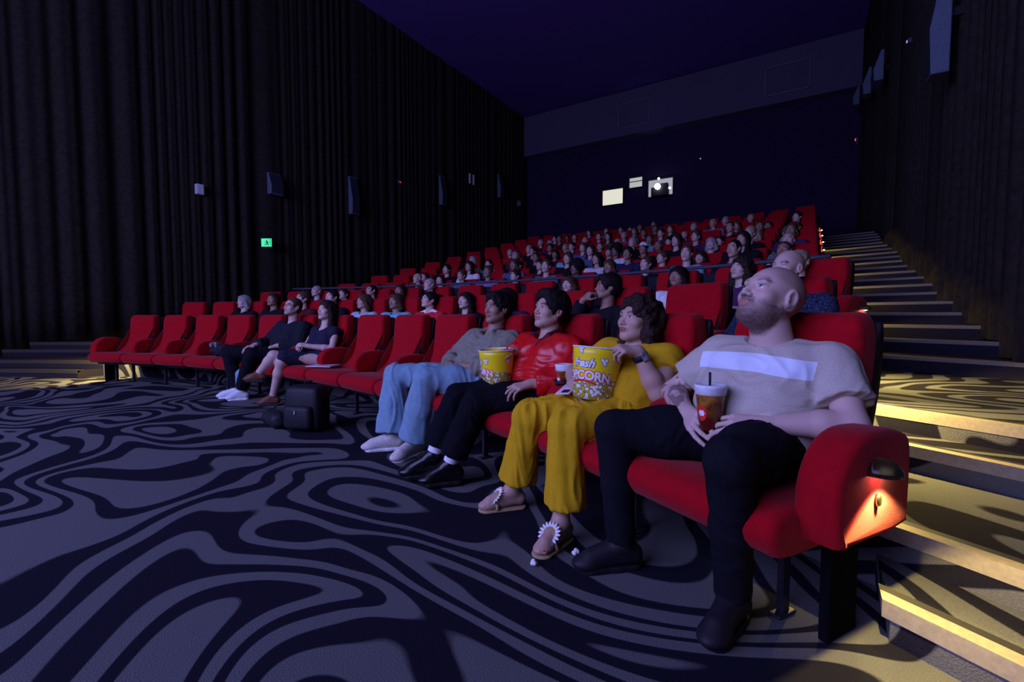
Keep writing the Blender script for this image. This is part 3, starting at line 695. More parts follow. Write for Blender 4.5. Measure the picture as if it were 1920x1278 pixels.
def shoe(parent, ank, toe, name, m_up, m_sole, sc=1.0, h=0.005, collar=True, laces=None):
    a, t = np.array(ank, float), np.array(toe, float); S = SDF(h); foot(S, a, t, 1.0 * sc, 0.006)
    S.cut(V(0, 0, a[2] + 0.035), V(0, 0, 1)); zb = t[2] - 0.018; S.cut(V(0, 0, zb), V(0, 0, -1))
    v, q = S.mesh(); o = link(bpy.data.objects.new(name, to_mesh(name, v, q, [m_up])), parent)
    d = t - a; d[2] = 0; ln = np.linalg.norm(d); d /= ln; sd = np.cross(V(0, 0, 1), d)
    S = SDF(h); S.rc(a - d * 0.045, a + d * 0.02, 0.036 * sc, 0.036 * sc, 0.02); S.rc(a + d * 0.02, t - d * 0.045, 0.036 * sc, 0.045 * sc, 0.02)
    S.ops = [tuple([o_[0], V(o_[1][0], o_[1][1], zb), V(o_[2][0], o_[2][1], zb)] + list(o_[3:])) for o_ in S.ops]
    S.cut(V(0, 0, zb + 0.010), V(0, 0, 1)); S.cut(V(0, 0, zb - 0.016), V(0, 0, -1)); v, q = S.mesh(); so = link(bpy.data.objects.new('sole', to_mesh('sole', v, q, [m_sole])), o)
    if laces is not None:
        bm = bmesh.new()
        for i in range(5):
            c = a + (t - d * 0.06 - a) * (0.28 + 0.13 * i); z = zb + 0.062 - i * 0.009 + (a[2] - t[2] - 0.05) * (1 - 0.28 - 0.13 * i) * 0.6
            tube(bm, [(c[0] + sd[0] * x + d[0] * 0.004 * i, c[1] + sd[1] * x, z - x * x * 14) for x in (-0.026, -0.012, 0, 0.012, 0.026)], 0.0032, 6)
        mk('laces', bm, laces, o, True)
    return o
def add_mesh(name, S, parent, m, fold=None, paint=None):
    v, q = S.mesh()
    if fold: v = folds(v, q, *fold[:1], **(fold[1] if len(fold) > 1 else {}))
    col = paint(v) if paint else None
    return link(bpy.data.objects.new(name, to_mesh(name, v, q, m if isinstance(m, list) else [m], col)), parent)
def seat_person(k, label, ri=0):
    r = ROWS[ri]; p, rz = pose(r.R, r.a[k]); p.z = r.fl; r.occ[k] = True
    return empty('person', p, rz, label, 'person')
# ------------------------------------------------------------------ the man at the row end
SK_FAIR = skin('fair skin', (0.60, 0.42, 0.35)); SK_TAN = skin('tan skin', (0.50, 0.32, 0.24)); SK_BROWN = skin('brown skin', (0.34, 0.20, 0.14))
SK_DARK = skin('dark brown skin', (0.20, 0.12, 0.09))
HAIRM = {k: mat('hair ' + k, c, 0.7, spec=0.12, noise=0.35, nscale=120, bump=0.5, bscale=160) for k, c in
         (('black', (0.012, 0.009, 0.010)), ('dark brown', (0.030, 0.018, 0.014)), ('brown', (0.075, 0.042, 0.026)), ('grey', (0.28, 0.27, 0.27)), ('blond', (0.34, 0.24, 0.12)))}
M_BLKDENIM = mat('black denim', (0.008, 0.008, 0.013), 0.9, spec=0.1)
def striped_tee():
    m = bpy.data.materials.new('grey tee with white band'); m.use_nodes = True; N, L = nodes(m); b = N['Principled BSDF']; b.inputs['Roughness'].default_value = 0.95
    b.inputs['Specular IOR Level'].default_value = 0.1
    tc = N.new('ShaderNodeTexCoord'); sp = N.new('ShaderNodeSeparateXYZ'); L.new(tc.outputs['Object'], sp.inputs[0])
    def M(op, a, c=None, d=None):
        x = N.new('ShaderNodeMath'); x.operation = op
        for i, v in enumerate((a, c, d)):
            if v is None: continue
            if isinstance(v, (int, float)): x.inputs[i].default_value = v
            else: L.new(v, x.inputs[i])
        return x.outputs[0]
    z = sp.outputs['Z']; y = M('SUBTRACT', sp.outputs['Y'], -0.005)
    zc = M('ADD', z, M('ADD', M('MULTIPLY', M('MULTIPLY', y, y), 0.35), M('MULTIPLY', y, 0.03)))
    band = M('MULTIPLY', M('GREATER_THAN', zc, 0.792), M('LESS_THAN', zc, 0.852))
    band = M('MULTIPLY', band, M('LESS_THAN', M('ABSOLUTE', y), 0.198)); band = M('MULTIPLY', band, M('GREATER_THAN', sp.outputs['X'], 0.10))
    nz = N.new('ShaderNodeTexNoise'); nz.inputs['Scale'].default_value = 260; nz.inputs['Detail'].default_value = 4; L.new(tc.outputs['Object'], nz.inputs['Vector'])
    rp = N.new('ShaderNodeValToRGB'); rp.color_ramp.elements[0].position = 0.3; rp.color_ramp.elements[1].position = 0.7
    rp.color_ramp.elements[0].color = (0.46, 0.41, 0.32, 1); rp.color_ramp.elements[1].color = (0.60, 0.55, 0.45, 1); L.new(nz.outputs['Fac'], rp.inputs['Fac'])
    mx = N.new('ShaderNodeMix'); mx.data_type = 'RGBA'; L.new(band, mx.inputs['Factor']); L.new(rp.outputs['Color'], mx.inputs['A']); mx.inputs['B'].default_value = (0.74, 0.82, 0.9, 1)
    L.new(mx.outputs['Result'], b.inputs['Base Color']); return m
t = seat_person(0, 'bald bearded person in grey tee with white chest band holding a cup')
H = Head((0.150, -0.004, 1.052), yaw=-10, pitch=27, sc=1.12)
J = dict(shL=(0.095, 0.190, 0.815), shR=(0.170, -0.190, 0.828), elL=(0.185, 0.300, 0.648), elR=(0.265, -0.345, 0.665), wrL=(0.355, 0.115, 0.628), wrR=(0.405, -0.150, 0.628),
         pelvis=(0.235, 0, 0.535), belly=0.045, knL=(0.615, 0.195, 0.570), knR=(0.60, -0.325, 0.545), anL=(0.50, 0.13, 0.10), anR=(0.58, -0.30, 0.10), toeL=(0.66, 0.17, 0.03), toeR=(0.74, -0.36, 0.03), neckw=1.12,
         handL=dict(palm_dir=V(0.12, -0.10, -0.01), back_n=V(0.75, 0.35, 0.55), side=1, curls=[(0.50, 0.35, 0.2), (0.55, 0.4, 0.25), (0.6, 0.45, 0.3), (0.62, 0.5, 0.3)], sc=1.02, thumb=(0.7, 0.9)),
         handR=dict(palm_dir=V(0.07, 0.115, -0.03), back_n=V(0.75, -0.45, 0.45), side=-1, curls=[(0.35, 0.35, 0.2), (0.40, 0.4, 0.2), (0.45, 0.4, 0.25), (0.5, 0.45, 0.3)], sc=1.02, thumb=(0.8, 0.9)))
S = body_sdf(J, H, 0.0036, fat=1.12, arm=1.12, headkw=dict(wide=1.0, jaw=1.06, nose=1.08, ears=1.2))
S.el(H.W(0, 0.022, -0.082), V(0.055, 0.052, 0.034) * H.sc, H.B, 0.02)       # full beard volume
tl = np.array(J['elR']), np.array(J['wrR'])
def paint(v):
    c = face_paint(H, v, beard=0.93, bald=0.75, lip=(0.74, 0.45, 0.46), brow=0.55)
    ax_ = tl[1] - tl[0]; tt = ((v - tl[0]) @ ax_) / (ax_ @ ax_); dd = np.linalg.norm(v - (tl[0] + np.clip(tt, 0, 1)[:, None] * ax_), axis=1)
    n = vnoise(v, 38, 4) + 0.6 * vnoise(v, 90, 5); m_ = np.clip(n * 3.2 + 0.2, 0, 1) * (tt > -0.05) * (tt < 0.95) * (dd < 0.075); return c * (1 - 0.62 * m_[:, None]) + np.array((0.02, 0.05, 0.09)) * (0.6 * m_[:, None])
add_mesh('body', S, t, SK_FAIR, paint=paint); add_eyes(H, t, (0.10, 0.13, 0.17), (0.0, 0.28))
add_mesh('tee_shirt', shirt(J, H, 0.0055, 0.010, 0.66, 1.20, 1.10, 0.016, neck=0.078, hemz=0.47), t, striped_tee(), (0.006, dict(s=10, seed=4, stretch=(1, 1, 1.6))))
add_mesh('trousers', trousers(J, 0.007, 0.006, 0, 1.08, 0.02, 0.056), t, M_BLKDENIM, (0.004, dict(s=12, seed=6)))
for s in 'LR': shoe(t, J['an' + s], J['toe' + s], 'shoe', M_SHELL, M_SHELL)
# ------------------------------------------------------------------ cups
def printed_cup(name, label, loc, rz, top_r, bot_r, h, lid=True, straw=True, tilt=0):
    e = empty(name, loc, rz, label, 'cup'); e.rotation_euler = (0, tilt, rz)
    m = MATS.get('cup print')
    if not m:
        m = bpy.data.materials.new('cup print'); MATS['cup print'] = m; m.use_nodes = True; N, L = nodes(m); b = N['Principled BSDF']; b.inputs['Roughness'].default_value = 0.35
        tc = N.new('ShaderNodeTexCoord'); nz = N.new('ShaderNodeTexNoise'); nz.inputs['Scale'].default_value = 28; nz.inputs['Detail'].default_value = 3; L.new(tc.outputs['Object'], nz.inputs['Vector'])
        rp = N.new('ShaderNodeValToRGB'); rp.color_ramp.elements[0].position = 0.35; rp.color_ramp.elements[0].color = (0.16, 0.025, 0.006, 1); rp.color_ramp.elements[1].position = 0.72; rp.color_ramp.elements[1].color = (0.72, 0.34, 0.05, 1)
        L.new(nz.outputs['Fac'], rp.inputs['Fac']); sp = N.new('ShaderNodeSeparateXYZ'); L.new(tc.outputs['Object'], sp.inputs[0])
        mr = N.new('ShaderNodeMapRange'); mr.inputs['From Min'].default_value = 0.03; mr.inputs['From Max'].default_value = 0.13; L.new(sp.outputs['Z'], mr.inputs['Value'])
        mx = N.new('ShaderNodeMix'); mx.data_type = 'RGBA'; L.new(mr.outputs['Result'], mx.inputs['Factor']); mx.inputs['A'].default_value = (0.10, 0.006, 0.004, 1); L.new(rp.outputs['Color'], mx.inputs['B'])
        L.new(mx.outputs['Result'], b.inputs['Base Color'])
    bm = bmesh.new(); lathe(bm, [(0, 0.004), (bot_r * 0.9, 0.004), (bot_r * 0.97, 0), (bot_r, 0.002), (top_r, h), (top_r * 1.03, h + 0.002), (top_r * 0.97, h)], 36); mk('cup_body', bm, m, e, True)
    wm = mat('white plastic', (0.80, 0.84, 0.86), 0.35)
    if lid:
        bm = bmesh.new(); lathe(bm, [(top_r * 0.96, h - 0.022), (top_r * 1.01, h - 0.02), (top_r * 1.06, h), (top_r * 1.09, h + 0.004), (top_r * 1.09, h + 0.010), (top_r * 1.0, h + 0.014), (top_r * 0.93, h + 0.009), (0, h + 0.010)], 36); ld = mk('lid', bm, wm, e, True)
    if straw: bm = bmesh.new(); tube(bm, [(0.004, 0.0, h - 0.01), (0.010, 0.004, h + 0.055)], 0.0042, 8); mk('straw', bm, M_SHELL, e, True)
    bm = bmesh.new(); r = bot_r + (top_r - bot_r) * 0.55
    for i in range(9):
        pass
    # small red and white emblem wrapped on the front
    n = 8; g = []
    for a in np.linspace(-0.42, 0.42, n):
        col = []
        for z in np.linspace(-0.028, 0.028, 7):
            rr = bot_r + (top_r - bot_r) * ((h * 0.42 + z) / h) + 0.0008
            wz = math.sqrt(max(0, 1 - (z / 0.0285) ** 2)); col.append(bm.verts.new((rr * math.cos(a * wz), rr * math.sin(a * wz), h * 0.42 + z)))
        g.append(col)
    for a, b2 in zip(g, g[1:]):
        for i in range(6): bm.faces.new((a[i], b2[i], b2[i + 1], a[i + 1]))
    em = mk('red_emblem', bm, mat('emblem red', (0.80, 0.03, 0.02), 0.4), e, True)
    bm = bmesh.new()
    for z, wd in ((0.006, 0.20), (0.0, 0.26), (-0.006, 0.20)):
        rr = bot_r + (top_r - bot_r) * ((h * 0.42 + z) / h) + 0.0016
        f = [bm.verts.new((rr * math.cos(a), rr * math.sin(a), h * 0.42 + z + dz)) for dz in (-0.0035, 0.0035) for a in np.linspace(-wd, wd, 6)]
        for i in range(5): bm.faces.new((f[i], f[i + 1], f[i + 7], f[i + 6]))
    mk('white_emblem_letters', bm, wm, e)
    return e
def at_seat(ri, k, f, l, z):
    r = ROWS[ri]; p, rz = pose(r.R, r.a[k]); M_ = Matrix.Rotation(rz, 4, 'Z'); q = p + M_ @ Vector((f, l, 0)); q.z = r.fl + z; return q, rz
p, rz = at_seat(0, 0, 0.425, -0.030, 0.590); printed_cup('drink_cup', 'large red brown drink cup with white lid and black straw in the bald person\'s hands', p, rz - 0.9 + 0.9, 0.050, 0.036, 0.145)
p, rz = at_seat(0, 2, 0.34, -0.344, 0.600); printed_cup('drink_cup', 'red paper cup with white lid standing in the armrest left of the red jacket', p, rz, 0.044, 0.033, 0.115, straw=False)
p, rz = at_seat(0, 2, 0.34, 0.344, 0.600); printed_cup('drink_cup', 'red paper cup with white lid beside the yellow trousers', p, rz, 0.044, 0.033, 0.115, straw=False)
# ------------------------------------------------------------------ woman in mustard
t = seat_person(1, 'curly-haired person in mustard outfit with large popcorn tub, beside the bald person')
H = Head((0.135, 0.0, 0.968), yaw=-3, pitch=10, sc=1.0)
J = dict(shL=(0.115, 0.175, 0.775), shR=(0.155, -0.175, 0.790), elL=(0.235, 0.225, 0.640), elR=(0.300, -0.275, 0.690), wrL=(0.305, 0.165, 0.825), wrR=(0.42, -0.150, 0.650),
         pelvis=(0.25, 0, 0.520), belly=0.05, knL=(0.60, 0.045, 0.500), knR=(0.60, -0.255, 0.485), anL=(0.665, 0.075, 0.10), anR=(0.650, -0.350, 0.10), toeL=(0.815, 0.120, 0.028), toeR=(0.800, -0.400, 0.028),
         handL=dict(palm_dir=V(0.10, -0.04, 0.02), back_n=V(0.1, 0.4, 0.9), side=-1, curls=[(0.8, 0.8, 0.5), (0.9, 0.9, 0.5), (1.0, 0.9, 0.5), (1.0, 0.9, 0.5)], sc=0.92, thumb=(0.6, 0.8)),
         handR=dict(palm_dir=V(0.05, 0.11, -0.01), back_n=V(0.5, -0.6, 0.2), side=-1, curls=GRIP, sc=0.9))
S = body_sdf(J, H, 0.0038, fat=1.06, arm=1.12, headkw=dict(wide=1.02, jaw=1.0, nose=0.95, fat=0.004))
add_mesh('body', S, t, SK_TAN, paint=lambda v: face_paint(H, v, lip=(0.70, 0.22, 0.22), brow=0.95)); add_eyes(H, t, (0.03, 0.02, 0.015), (-0.05, 0.22))
S = SDF(0.005); add_hair(S, H, 'curly', 1.02); v, q = S.mesh(); nn = vnorm(v, q); v = v + nn * (0.011 * vnoise(v, 34, 3) + 0.006 * vnoise(v, 80, 5))[:, None]
link(bpy.data.objects.new('hair', to_mesh('hair', v, q, [HAIRM['dark brown']])), t)
M_MUST = mat('mustard cloth', (0.62, 0.37, 0.012), 0.95, spec=0.08, noise=0.1, nscale=150)
J2 = dict(J); S = shirt(J2, H, 0.006, 0.010, 0.35, 1.16, 1.14, 0.006, neck=0.085, hemz=0.45)
add_mesh('top', S, t, M_MUST, (0.004, dict(s=13, seed=9)))
S = SDF(0.007); pel = np.array(J['pelvis'])
for sg in (-1, 1): S.el(pel + V(0.0, sg * 0.075, 0.0), V(0.13, 0.12, 0.11), None, 0.05)
for s in 'LR':
    hp = pel + V(0.02, 0.09 if s == 'L' else -0.09, -0.005); kn = np.array(J['kn' + s]); an = np.array(J['an' + s]); hm = kn + (an - kn) * 0.80
    S.rc(hp, kn, 0.115, 0.083, 0.03); S.rc(kn, (kn + hm) / 2, 0.078, 0.074, 0.02); S.rcf((kn + hm) / 2, hm + V(-0.015, 0, -0.02), 0.074, 0.090, 0.01)
add_mesh('wide_trousers', S, t, M_MUST, (0.013, dict(s=11, seed=12, stretch=(1.3, 1.3, 0.35))))
M_SOLE = mat('straw sandal sole', (0.42, 0.30, 0.16), 0.8); M_FLW = mat('white petals', (0.85, 0.85, 0.80), 0.7); M_DSY = mat('tan flower centre', (0.45, 0.30, 0.12), 0.8)
for s in 'LR':
    a, tt = np.array(J['an' + s]), np.array(J['toe' + s]); d = tt - a; d[2] = 0; d /= np.linalg.norm(d); sd = np.cross(V(0, 0, 1), d)
    S = SDF(0.004); S.rc(V(*(a - d * 0.04)[:2], 0.0), V(*(tt - d * 0.03)[:2], 0.0), 0.036, 0.046, 0.02); S.cut(V(0, 0, 0.014), V(0, 0, 1)); S.cut(V(0, 0, 0.0015), V(0, 0, -1))
    so = add_mesh('sandal', S, t, M_SOLE)
    c = tt - d * 0.075; bm = bmesh.new(); tube(bm, [V(*(c + sd * x)[:2], 0.012 + 0.052 * (1 - (x / 0.046) ** 2)) for x in np.linspace(-0.044, 0.044, 9)], 0.008, 8); mk('sandal_strap', bm, M_SOLE, so, True)
    M_ = Matrix.Translation(Vector((c[0], c[1], 0.074))) @ Matrix.Rotation(math.atan2(d[1], d[0]), 4, 'Z') @ Matrix.Rotation(R_(50), 4, 'Y') @ Matrix.Scale(1.25, 4)
    bm = bmesh.new()
    for i in range(18):
        bmesh.ops.create_uvsphere(bm, u_segments=8, v_segments=6, radius=1.0, matrix=M_ @ Matrix.Rotation(2 * math.pi * i / 18, 4, 'Z') @ Matrix.Translation((0.031, 0, 0)) @ Matrix.Diagonal((0.013, 0.0052, 0.003, 1)))
    fl = mk('flower', bm, M_FLW, so, True)
    bm = bmesh.new(); bmesh.ops.create_uvsphere(bm, u_segments=20, v_segments=10, radius=1.0, matrix=M_ @ Matrix.Diagonal((0.024, 0.024, 0.008, 1))); mk('flower_centre', bm, M_DSY, so, True)
    bm = bmesh.new()
    for i in range(5):
        p_ = tt - d * (0.004 + 0.006 * abs(i - 1.2)) + sd * (-0.028 + 0.014 * i) * (1 if s == 'R' else -1); bmesh.ops.create_uvsphere(bm, u_segments=10, v_segments=8, radius=1.0, matrix=Matrix.Translation((p_[0], p_[1], 0.030)) @ Matrix.Rotation(math.atan2(d[1], d[0]), 4, 'Z') @ Matrix.Diagonal((0.013, 0.0085 if i else 0.011, 0.009, 1)))
    at_ = mk('toes', bm, SK_TAN, t, True).data.color_attributes.new('Col', 'FLOAT_COLOR', 'POINT')
    at_.data.foreach_set('color', [1.0] * 4 * len(at_.data))
    bm = bmesh.new()
    for i in range(5):
        p_ = tt - d * (-0.004 + 0.006 * abs(i - 1.2)) + sd * (-0.028 + 0.014 * i) * (1 if s == 'R' else -1); bmesh.ops.create_uvsphere(bm, u_segments=8, v_segments=6, radius=1.0, matrix=Matrix.Translation((p_[0], p_[1], 0.036)) @ Matrix.Diagonal((0.006, 0.006, 0.004, 1)))
    mk('toenails', bm, mat('red nail polish', (0.6, 0.02, 0.03), 0.3), t, True)
# wrist watch
def band(parent, a, b, tpos, r, w_, m, name='watch_band'):
    a, b = np.array(a), np.array(b); c = a + (b - a) * tpos; d = (b - a) / np.linalg.norm(b - a); q = Vector(d).to_track_quat('Z', 'Y').to_matrix().to_4x4()
    bm = bmesh.new(); lathe(bm, [(r, -w_), (r + 0.004, -w_), (r + 0.004, w_), (r, w_)], 28, Matrix.Translation(c) @ q); return mk(name, bm, m, parent, True), c, d
wt = empty('wrist_watch', t.location, t.rotation_euler.z, 'black smart watch on the raised wrist beside the large popcorn tub', 'watch')
o, c, d = band(wt, J['elL'], J['wrL'], 0.86, 0.0325, 0.013, M_SHELL)
n_ = V(0.2, 0.9, 0.1); n_ -= (n_ @ d) * d; n_ /= np.linalg.norm(n_); cc = c + n_ * 0.036; q = Matrix(np.stack([np.cross(n_, d), d, n_], 1).tolist()).to_4x4()
bm = bmesh.new(); box(bm, (0, 0, 0), (0.036, 0.042, 0.010), bev=0.004); bm.transform(Matrix.Translation(cc) @ q); mk('watch_case', bm, mat('watch case', (0.35, 0.36, 0.4), 0.25, metal=0.7), wt, True)
# ------------------------------------------------------------------ popcorn tubs
def pop_mat():
    m = bpy.data.materials.new('popcorn tub print'); m.use_nodes = True; N, L = nodes(m); b = N['Principled BSDF']; b.inputs['Roughness'].default_value = 0.32
    tc = N.new('ShaderNodeTexCoord'); sp = N.new('ShaderNodeSeparateXYZ'); L.new(tc.outputs['Object'], sp.inputs[0])
    mp = N.new('ShaderNodeMapping'); mp.inputs['Scale'].default_value = (1, 1, 1); L.new(tc.outputs['Object'], mp.inputs['Vector'])
    vo = N.new('ShaderNodeTexVoronoi'); vo.inputs['Scale'].default_value = 54; vo.inputs['Randomness'].default_value = 0.9; L.new(mp.outputs['Vector'], vo.inputs['Vector'])
    rp = N.new('ShaderNodeValToRGB'); E_ = rp.color_ramp.elements; E_[0].position = 0.0; E_[0].color = (0.92, 0.90, 0.82, 1); E_[1].position = 0.40; E_[1].color = (0.86, 0.84, 0.70, 1)
    e = rp.color_ramp.elements.new(0.50); e.color = (0.05, 0.07, 0.02, 1); e = rp.color_ramp.elements.new(0.62); e.color = (0.55, 0.44, 0.03, 1)
    L.new(vo.outputs['Distance'], rp.inputs['Fac'])
    vd = N.new('ShaderNodeTexVoronoi'); vd.inputs['Scale'].default_value = 95; L.new(tc.outputs['Object'], vd.inputs['Vector'])
    lt = N.new('ShaderNodeMath'); lt.operation = 'LESS_THAN'; L.new(vd.outputs['Distance'], lt.inputs[0]); lt.inputs[1].default_value = 0.17
    mk_ = N.new('ShaderNodeMix'); mk_.data_type = 'RGBA'; L.new(lt.outputs[0], mk_.inputs['Factor']); L.new(rp.outputs['Color'], mk_.inputs['A']); mk_.inputs['B'].default_value = (0.06, 0.08, 0.03, 1)
    nz = N.new('ShaderNodeTexNoise'); nz.inputs['Scale'].default_value = 9; nz.inputs['Detail'].default_value = 3; L.new(tc.outputs['Object'], nz.inputs['Vector'])
    a = N.new('ShaderNodeMath'); a.operation = 'MULTIPLY'; L.new(nz.outputs['Fac'], a.inputs[0]); a.inputs[1].default_value = 0.11
    c = N.new('ShaderNodeMath'); c.operation = 'SUBTRACT'; L.new(sp.outputs['Z'], c.inputs[0]); L.new(a.outputs[0], c.inputs[1])
    g = N.new('ShaderNodeMath'); g.operation = 'LESS_THAN'; L.new(c.outputs[0], g.inputs[0]); g.inputs[1].default_value = 0.042
    mx = N.new('ShaderNodeMix'); mx.data_type = 'RGBA'; L.new(g.outputs[0], mx.inputs['Factor']); mx.inputs['A'].default_value = (1.0, 0.80, 0.01, 1); L.new(mk_.outputs['Result'], mx.inputs['B'])
    L.new(mx.outputs['Result'], b.inputs['Base Color']); return m
M_POP = pop_mat(); M_WHT = mat('print white', (0.88, 0.88, 0.86), 0.4); M_REDP = mat('print red', (0.70, 0.03, 0.02), 0.4); M_NAVY = mat('print dark outline', (0.10, 0.12, 0.16), 0.5)
def wrap_text(body, size, z0, ang0, tub, off, m, shear=0.0, bold=0.0, arch=0.0, name='lettering', grow=0.0):
    cu = bpy.data.curves.new('txt', 'FONT'); cu.body = body; cu.size = size; cu.shear = shear; cu.offset = bold; cu.align_x = 'LEFT'; cu.space_character = 1.0
    o = bpy.data.objects.new('txt', cu); C.objects.link(o); bpy.context.view_layer.update()
    me = bpy.data.meshes.new_from_object(o.evaluated_get(bpy.context.evaluated_depsgraph_get())); bpy.data.objects.remove(o)
    bm = bmesh.new(); bm.from_mesh(me); bmesh.ops.subdivide_edges(bm, edges=[e for e in bm.edges if e.calc_length() > size * 0.12], cuts=2); bmesh.ops.triangulate(bm, faces=bm.faces[:])
    H_, rb, rt = tub; xs = [v.co.x for v in bm.verts]; w_ = max(xs) - min(xs); mx = (max(xs) + min(xs)) / 2
    for v in bm.verts:
        s_ = (v.co.x - mx) / (w_ / 2); z = z0 + v.co.y * (1 + grow * s_) - arch * s_ * s_; r = rb + (rt - rb) * z / H_ + off; a = ang0 + (v.co.x - mx) / (0.5 * (rb + rt))
        v.co = Vector((r * math.cos(a), r * math.sin(a), z))
    return bm
def popcorn_tub(label, loc, rz, tiltx, tilty, rt, rb, h, text_ang):
    e = empty('popcorn_tub', loc, 0, label, 'popcorn tub', 'yellow popcorn tubs'); e.rotation_euler = (tiltx, tilty, rz)
    bm = bmesh.new(); lathe(bm, [(rb - 0.004, 0.012), (rb - 0.002, 0.0), (rb, 0.0)] + [(rb + (rt - rb) * i / 8, h * i / 8) for i in range(1, 9)] + [(rt - 0.003, h), (rb - 0.003, 0.014)], 56); mk('tub_body', bm, M_POP, e, True)
    bm = bmesh.new(); lathe(bm, [(0, 0.010), (rb - 0.003, 0.010)], 40); mk('tub_base', bm, mat('brown board', (0.30, 0.24, 0.10), 0.8), e)
    bm = bmesh.new(); lathe(bm, [(rt + 0.004 * math.cos(a), h + 0.004 * math.sin(a)) for a in np.linspace(0, 2 * math.pi, 9)], 56); mk('rim', bm, M_WHT, e, True)
    tub = (h, rb, rt); bm = wrap_text('fresh', h * 0.225, h * 0.62, text_ang - 0.02, tub, 0.0016, None, shear=0.35, bold=0.0016)
    ot = mk('fresh_lettering', bm, M_WHT, e); bm = wrap_text('fresh', h * 0.225, h * 0.62, text_ang - 0.02, tub, 0.0010, None, shear=0.35, bold=0.0042); mk('fresh_outline', bm, M_NAVY, e)
    bm = wrap_text('POPCORN', h * 0.235, h * 0.385, text_ang - 0.02, tub, 0.0018, None, bold=0.0022, arch=h * 0.05); mk('popcorn_lettering', bm, M_WHT, e)
    bm = wrap_text('POPCORN', h * 0.235, h * 0.385, text_ang - 0.02, tub, 0.0011, None, bold=0.0052, arch=h * 0.05); mk('popcorn_outline', bm, M_REDP, e)
    bm = bmesh.new(); W_ = 0.62; prev = None
    for i in range(25):
        s_ = -1 + 2 * i / 24; a = text_ang - 0.02 + s_ * W_ * 1.05; z = h * 0.355 - h * 0.05 * s_ * s_; col = []
        for dz in (-0.0055, 0.0035): r = rb + (rt - rb) * (z + dz) / h + 0.0014; col.append(bm.verts.new((r * math.cos(a), r * math.sin(a), z + dz)))
        if prev: bm.faces.new((prev[0], col[0], col[1], prev[1]))
        prev = col
    mk('red_underline', bm, M_REDP, e)
    for a0, z0 in ((text_ang + 0.85, h * 0.74), (text_ang - 0.9, h * 0.80), (text_ang + 2.2, h * 0.72), (text_ang - 2.3, h * 0.78), (text_ang - 0.15, h * 0.955)):
        for mm, off, gr in ((M_NAVY, 0.0009, 0.0022), (M_WHT, 0.0015, 0)):
            bm = bmesh.new()
            for dx, dz, rr in ((0, 0, 0.009), (0.010, 0.008, 0.008), (-0.010, 0.009, 0.007), (0.004, -0.011, 0.008)):
                cen = None; ring = []
                for i in range(13):
                    b_ = 2 * math.pi * i / 12; x = dx + (rr + gr) * math.cos(b_); z = min(z0 + dz + (rr + gr) * math.sin(b_), h - 0.004); r = rb + (rt - rb) * z / h + off; a = a0 + x / r
                    ring.append(bm.verts.new((r * math.cos(a), r * math.sin(a), z)))
                bm.faces.new(ring[:12])
            mk('printed_kernel', bm, mm, e)
    bm = bmesh.new(); rnd = random.Random(3)
    for i in range(130):
        a, rr = rnd.random() * 6.28, math.sqrt(rnd.random()) * (rt - 0.02)
        for _ in range(3): bmesh.ops.create_icosphere(bm, subdivisions=1, radius=0.007 + rnd.random() * 0.004, matrix=Matrix.Translation((rr * math.cos(a) + rnd.uniform(-.006, .006), rr * math.sin(a) + rnd.uniform(-.006, .006), h - 0.035 + rnd.uniform(-0.01, 0.008))))
    o = mk('popcorn', bm, mat('popcorn', (0.85, 0.76, 0.50), 0.8), e, True); o['kind'] = 'stuff'; return e
p, rz = at_seat(0, 1, 0.415, -0.005, 0.600); popcorn_tub('large yellow popcorn tub on the lap of the person in mustard', p, rz, 0.0, -0.12, 0.116, 0.095, 0.235, 0.28)
p, rz = at_seat(0, 2, 0.435, -0.150, 0.555); popcorn_tub('yellow popcorn tub between the knees of the person in the red jacket', p, rz, 0.0, 0.05, 0.108, 0.088, 0.225, -0.55)
p, rz = at_seat(0, 1, 0.45, -0.150, 0.628); e = empty('mobile_phone', p, rz + 2.3, 'pale pink mobile phone lying on the mustard trousers', 'phone'); e.rotation_euler = (0.1, 0.22, rz + 0.5)
bm = bmesh.new(); box(bm, (0, 0, 0), (0.150, 0.074, 0.009), bev=0.004); mk('phone_case', bm, mat('pale pink case', (0.75, 0.62, 0.66), 0.35), e, True)
bm = bmesh.new(); box(bm, (0.048, 0.010, 0.0055), (0.036, 0.036, 0.003), bev=0.001); mk('camera_bump', bm, M_SHELL, e)
# ------------------------------------------------------------------ young man in the red jacket
t = seat_person(2, 'short dark-haired person in shiny red jacket reaching into a popcorn tub')
H = Head((0.150, 0.0, 1.020), yaw=-2, pitch=12, sc=1.03)
J = dict(shL=(0.150, 0.185, 0.790), shR=(0.185, -0.180, 0.790), elL=(0.235, 0.235, 0.610), elR=(0.215, -0.285, 0.665), wrL=(0.40, 0.13, 0.600), wrR=(0.345, -0.100, 0.765),
         pelvis=(0.235, 0, 0.515), knL=(0.64, -0.06, 0.500), knR=(0.66, -0.25, 0.500), anL=(0.76, -0.17, 0.13), anR=(0.80, -0.30, 0.16), toeL=(0.905, -0.23, 0.045), toeR=(0.960, -0.385, 0.060),
         handL=dict(palm_dir=V(0.11, -0.03, -0.02), back_n=V(0, 0.3, 0.9), side=-1, curls=RELAX), handR=dict(palm_dir=V(0.10, -0.02, 0.01), back_n=V(0.05, -0.2, 1), side=1, curls=[(0.6, 0.6, 0.3), (0.7, 0.6, 0.3), (0.7, 0.7, 0.4), (0.8, 0.7, 0.4)], sc=0.98))
add_mesh('body', body_sdf(J, H, 0.004, headkw=dict(jaw=1.08, nose=1.05)), t, SK_TAN, paint=lambda v: face_paint(H, v, brow=1.0)); add_eyes(H, t, (0.03, 0.02, 0.015), (-0.05, 0.22))
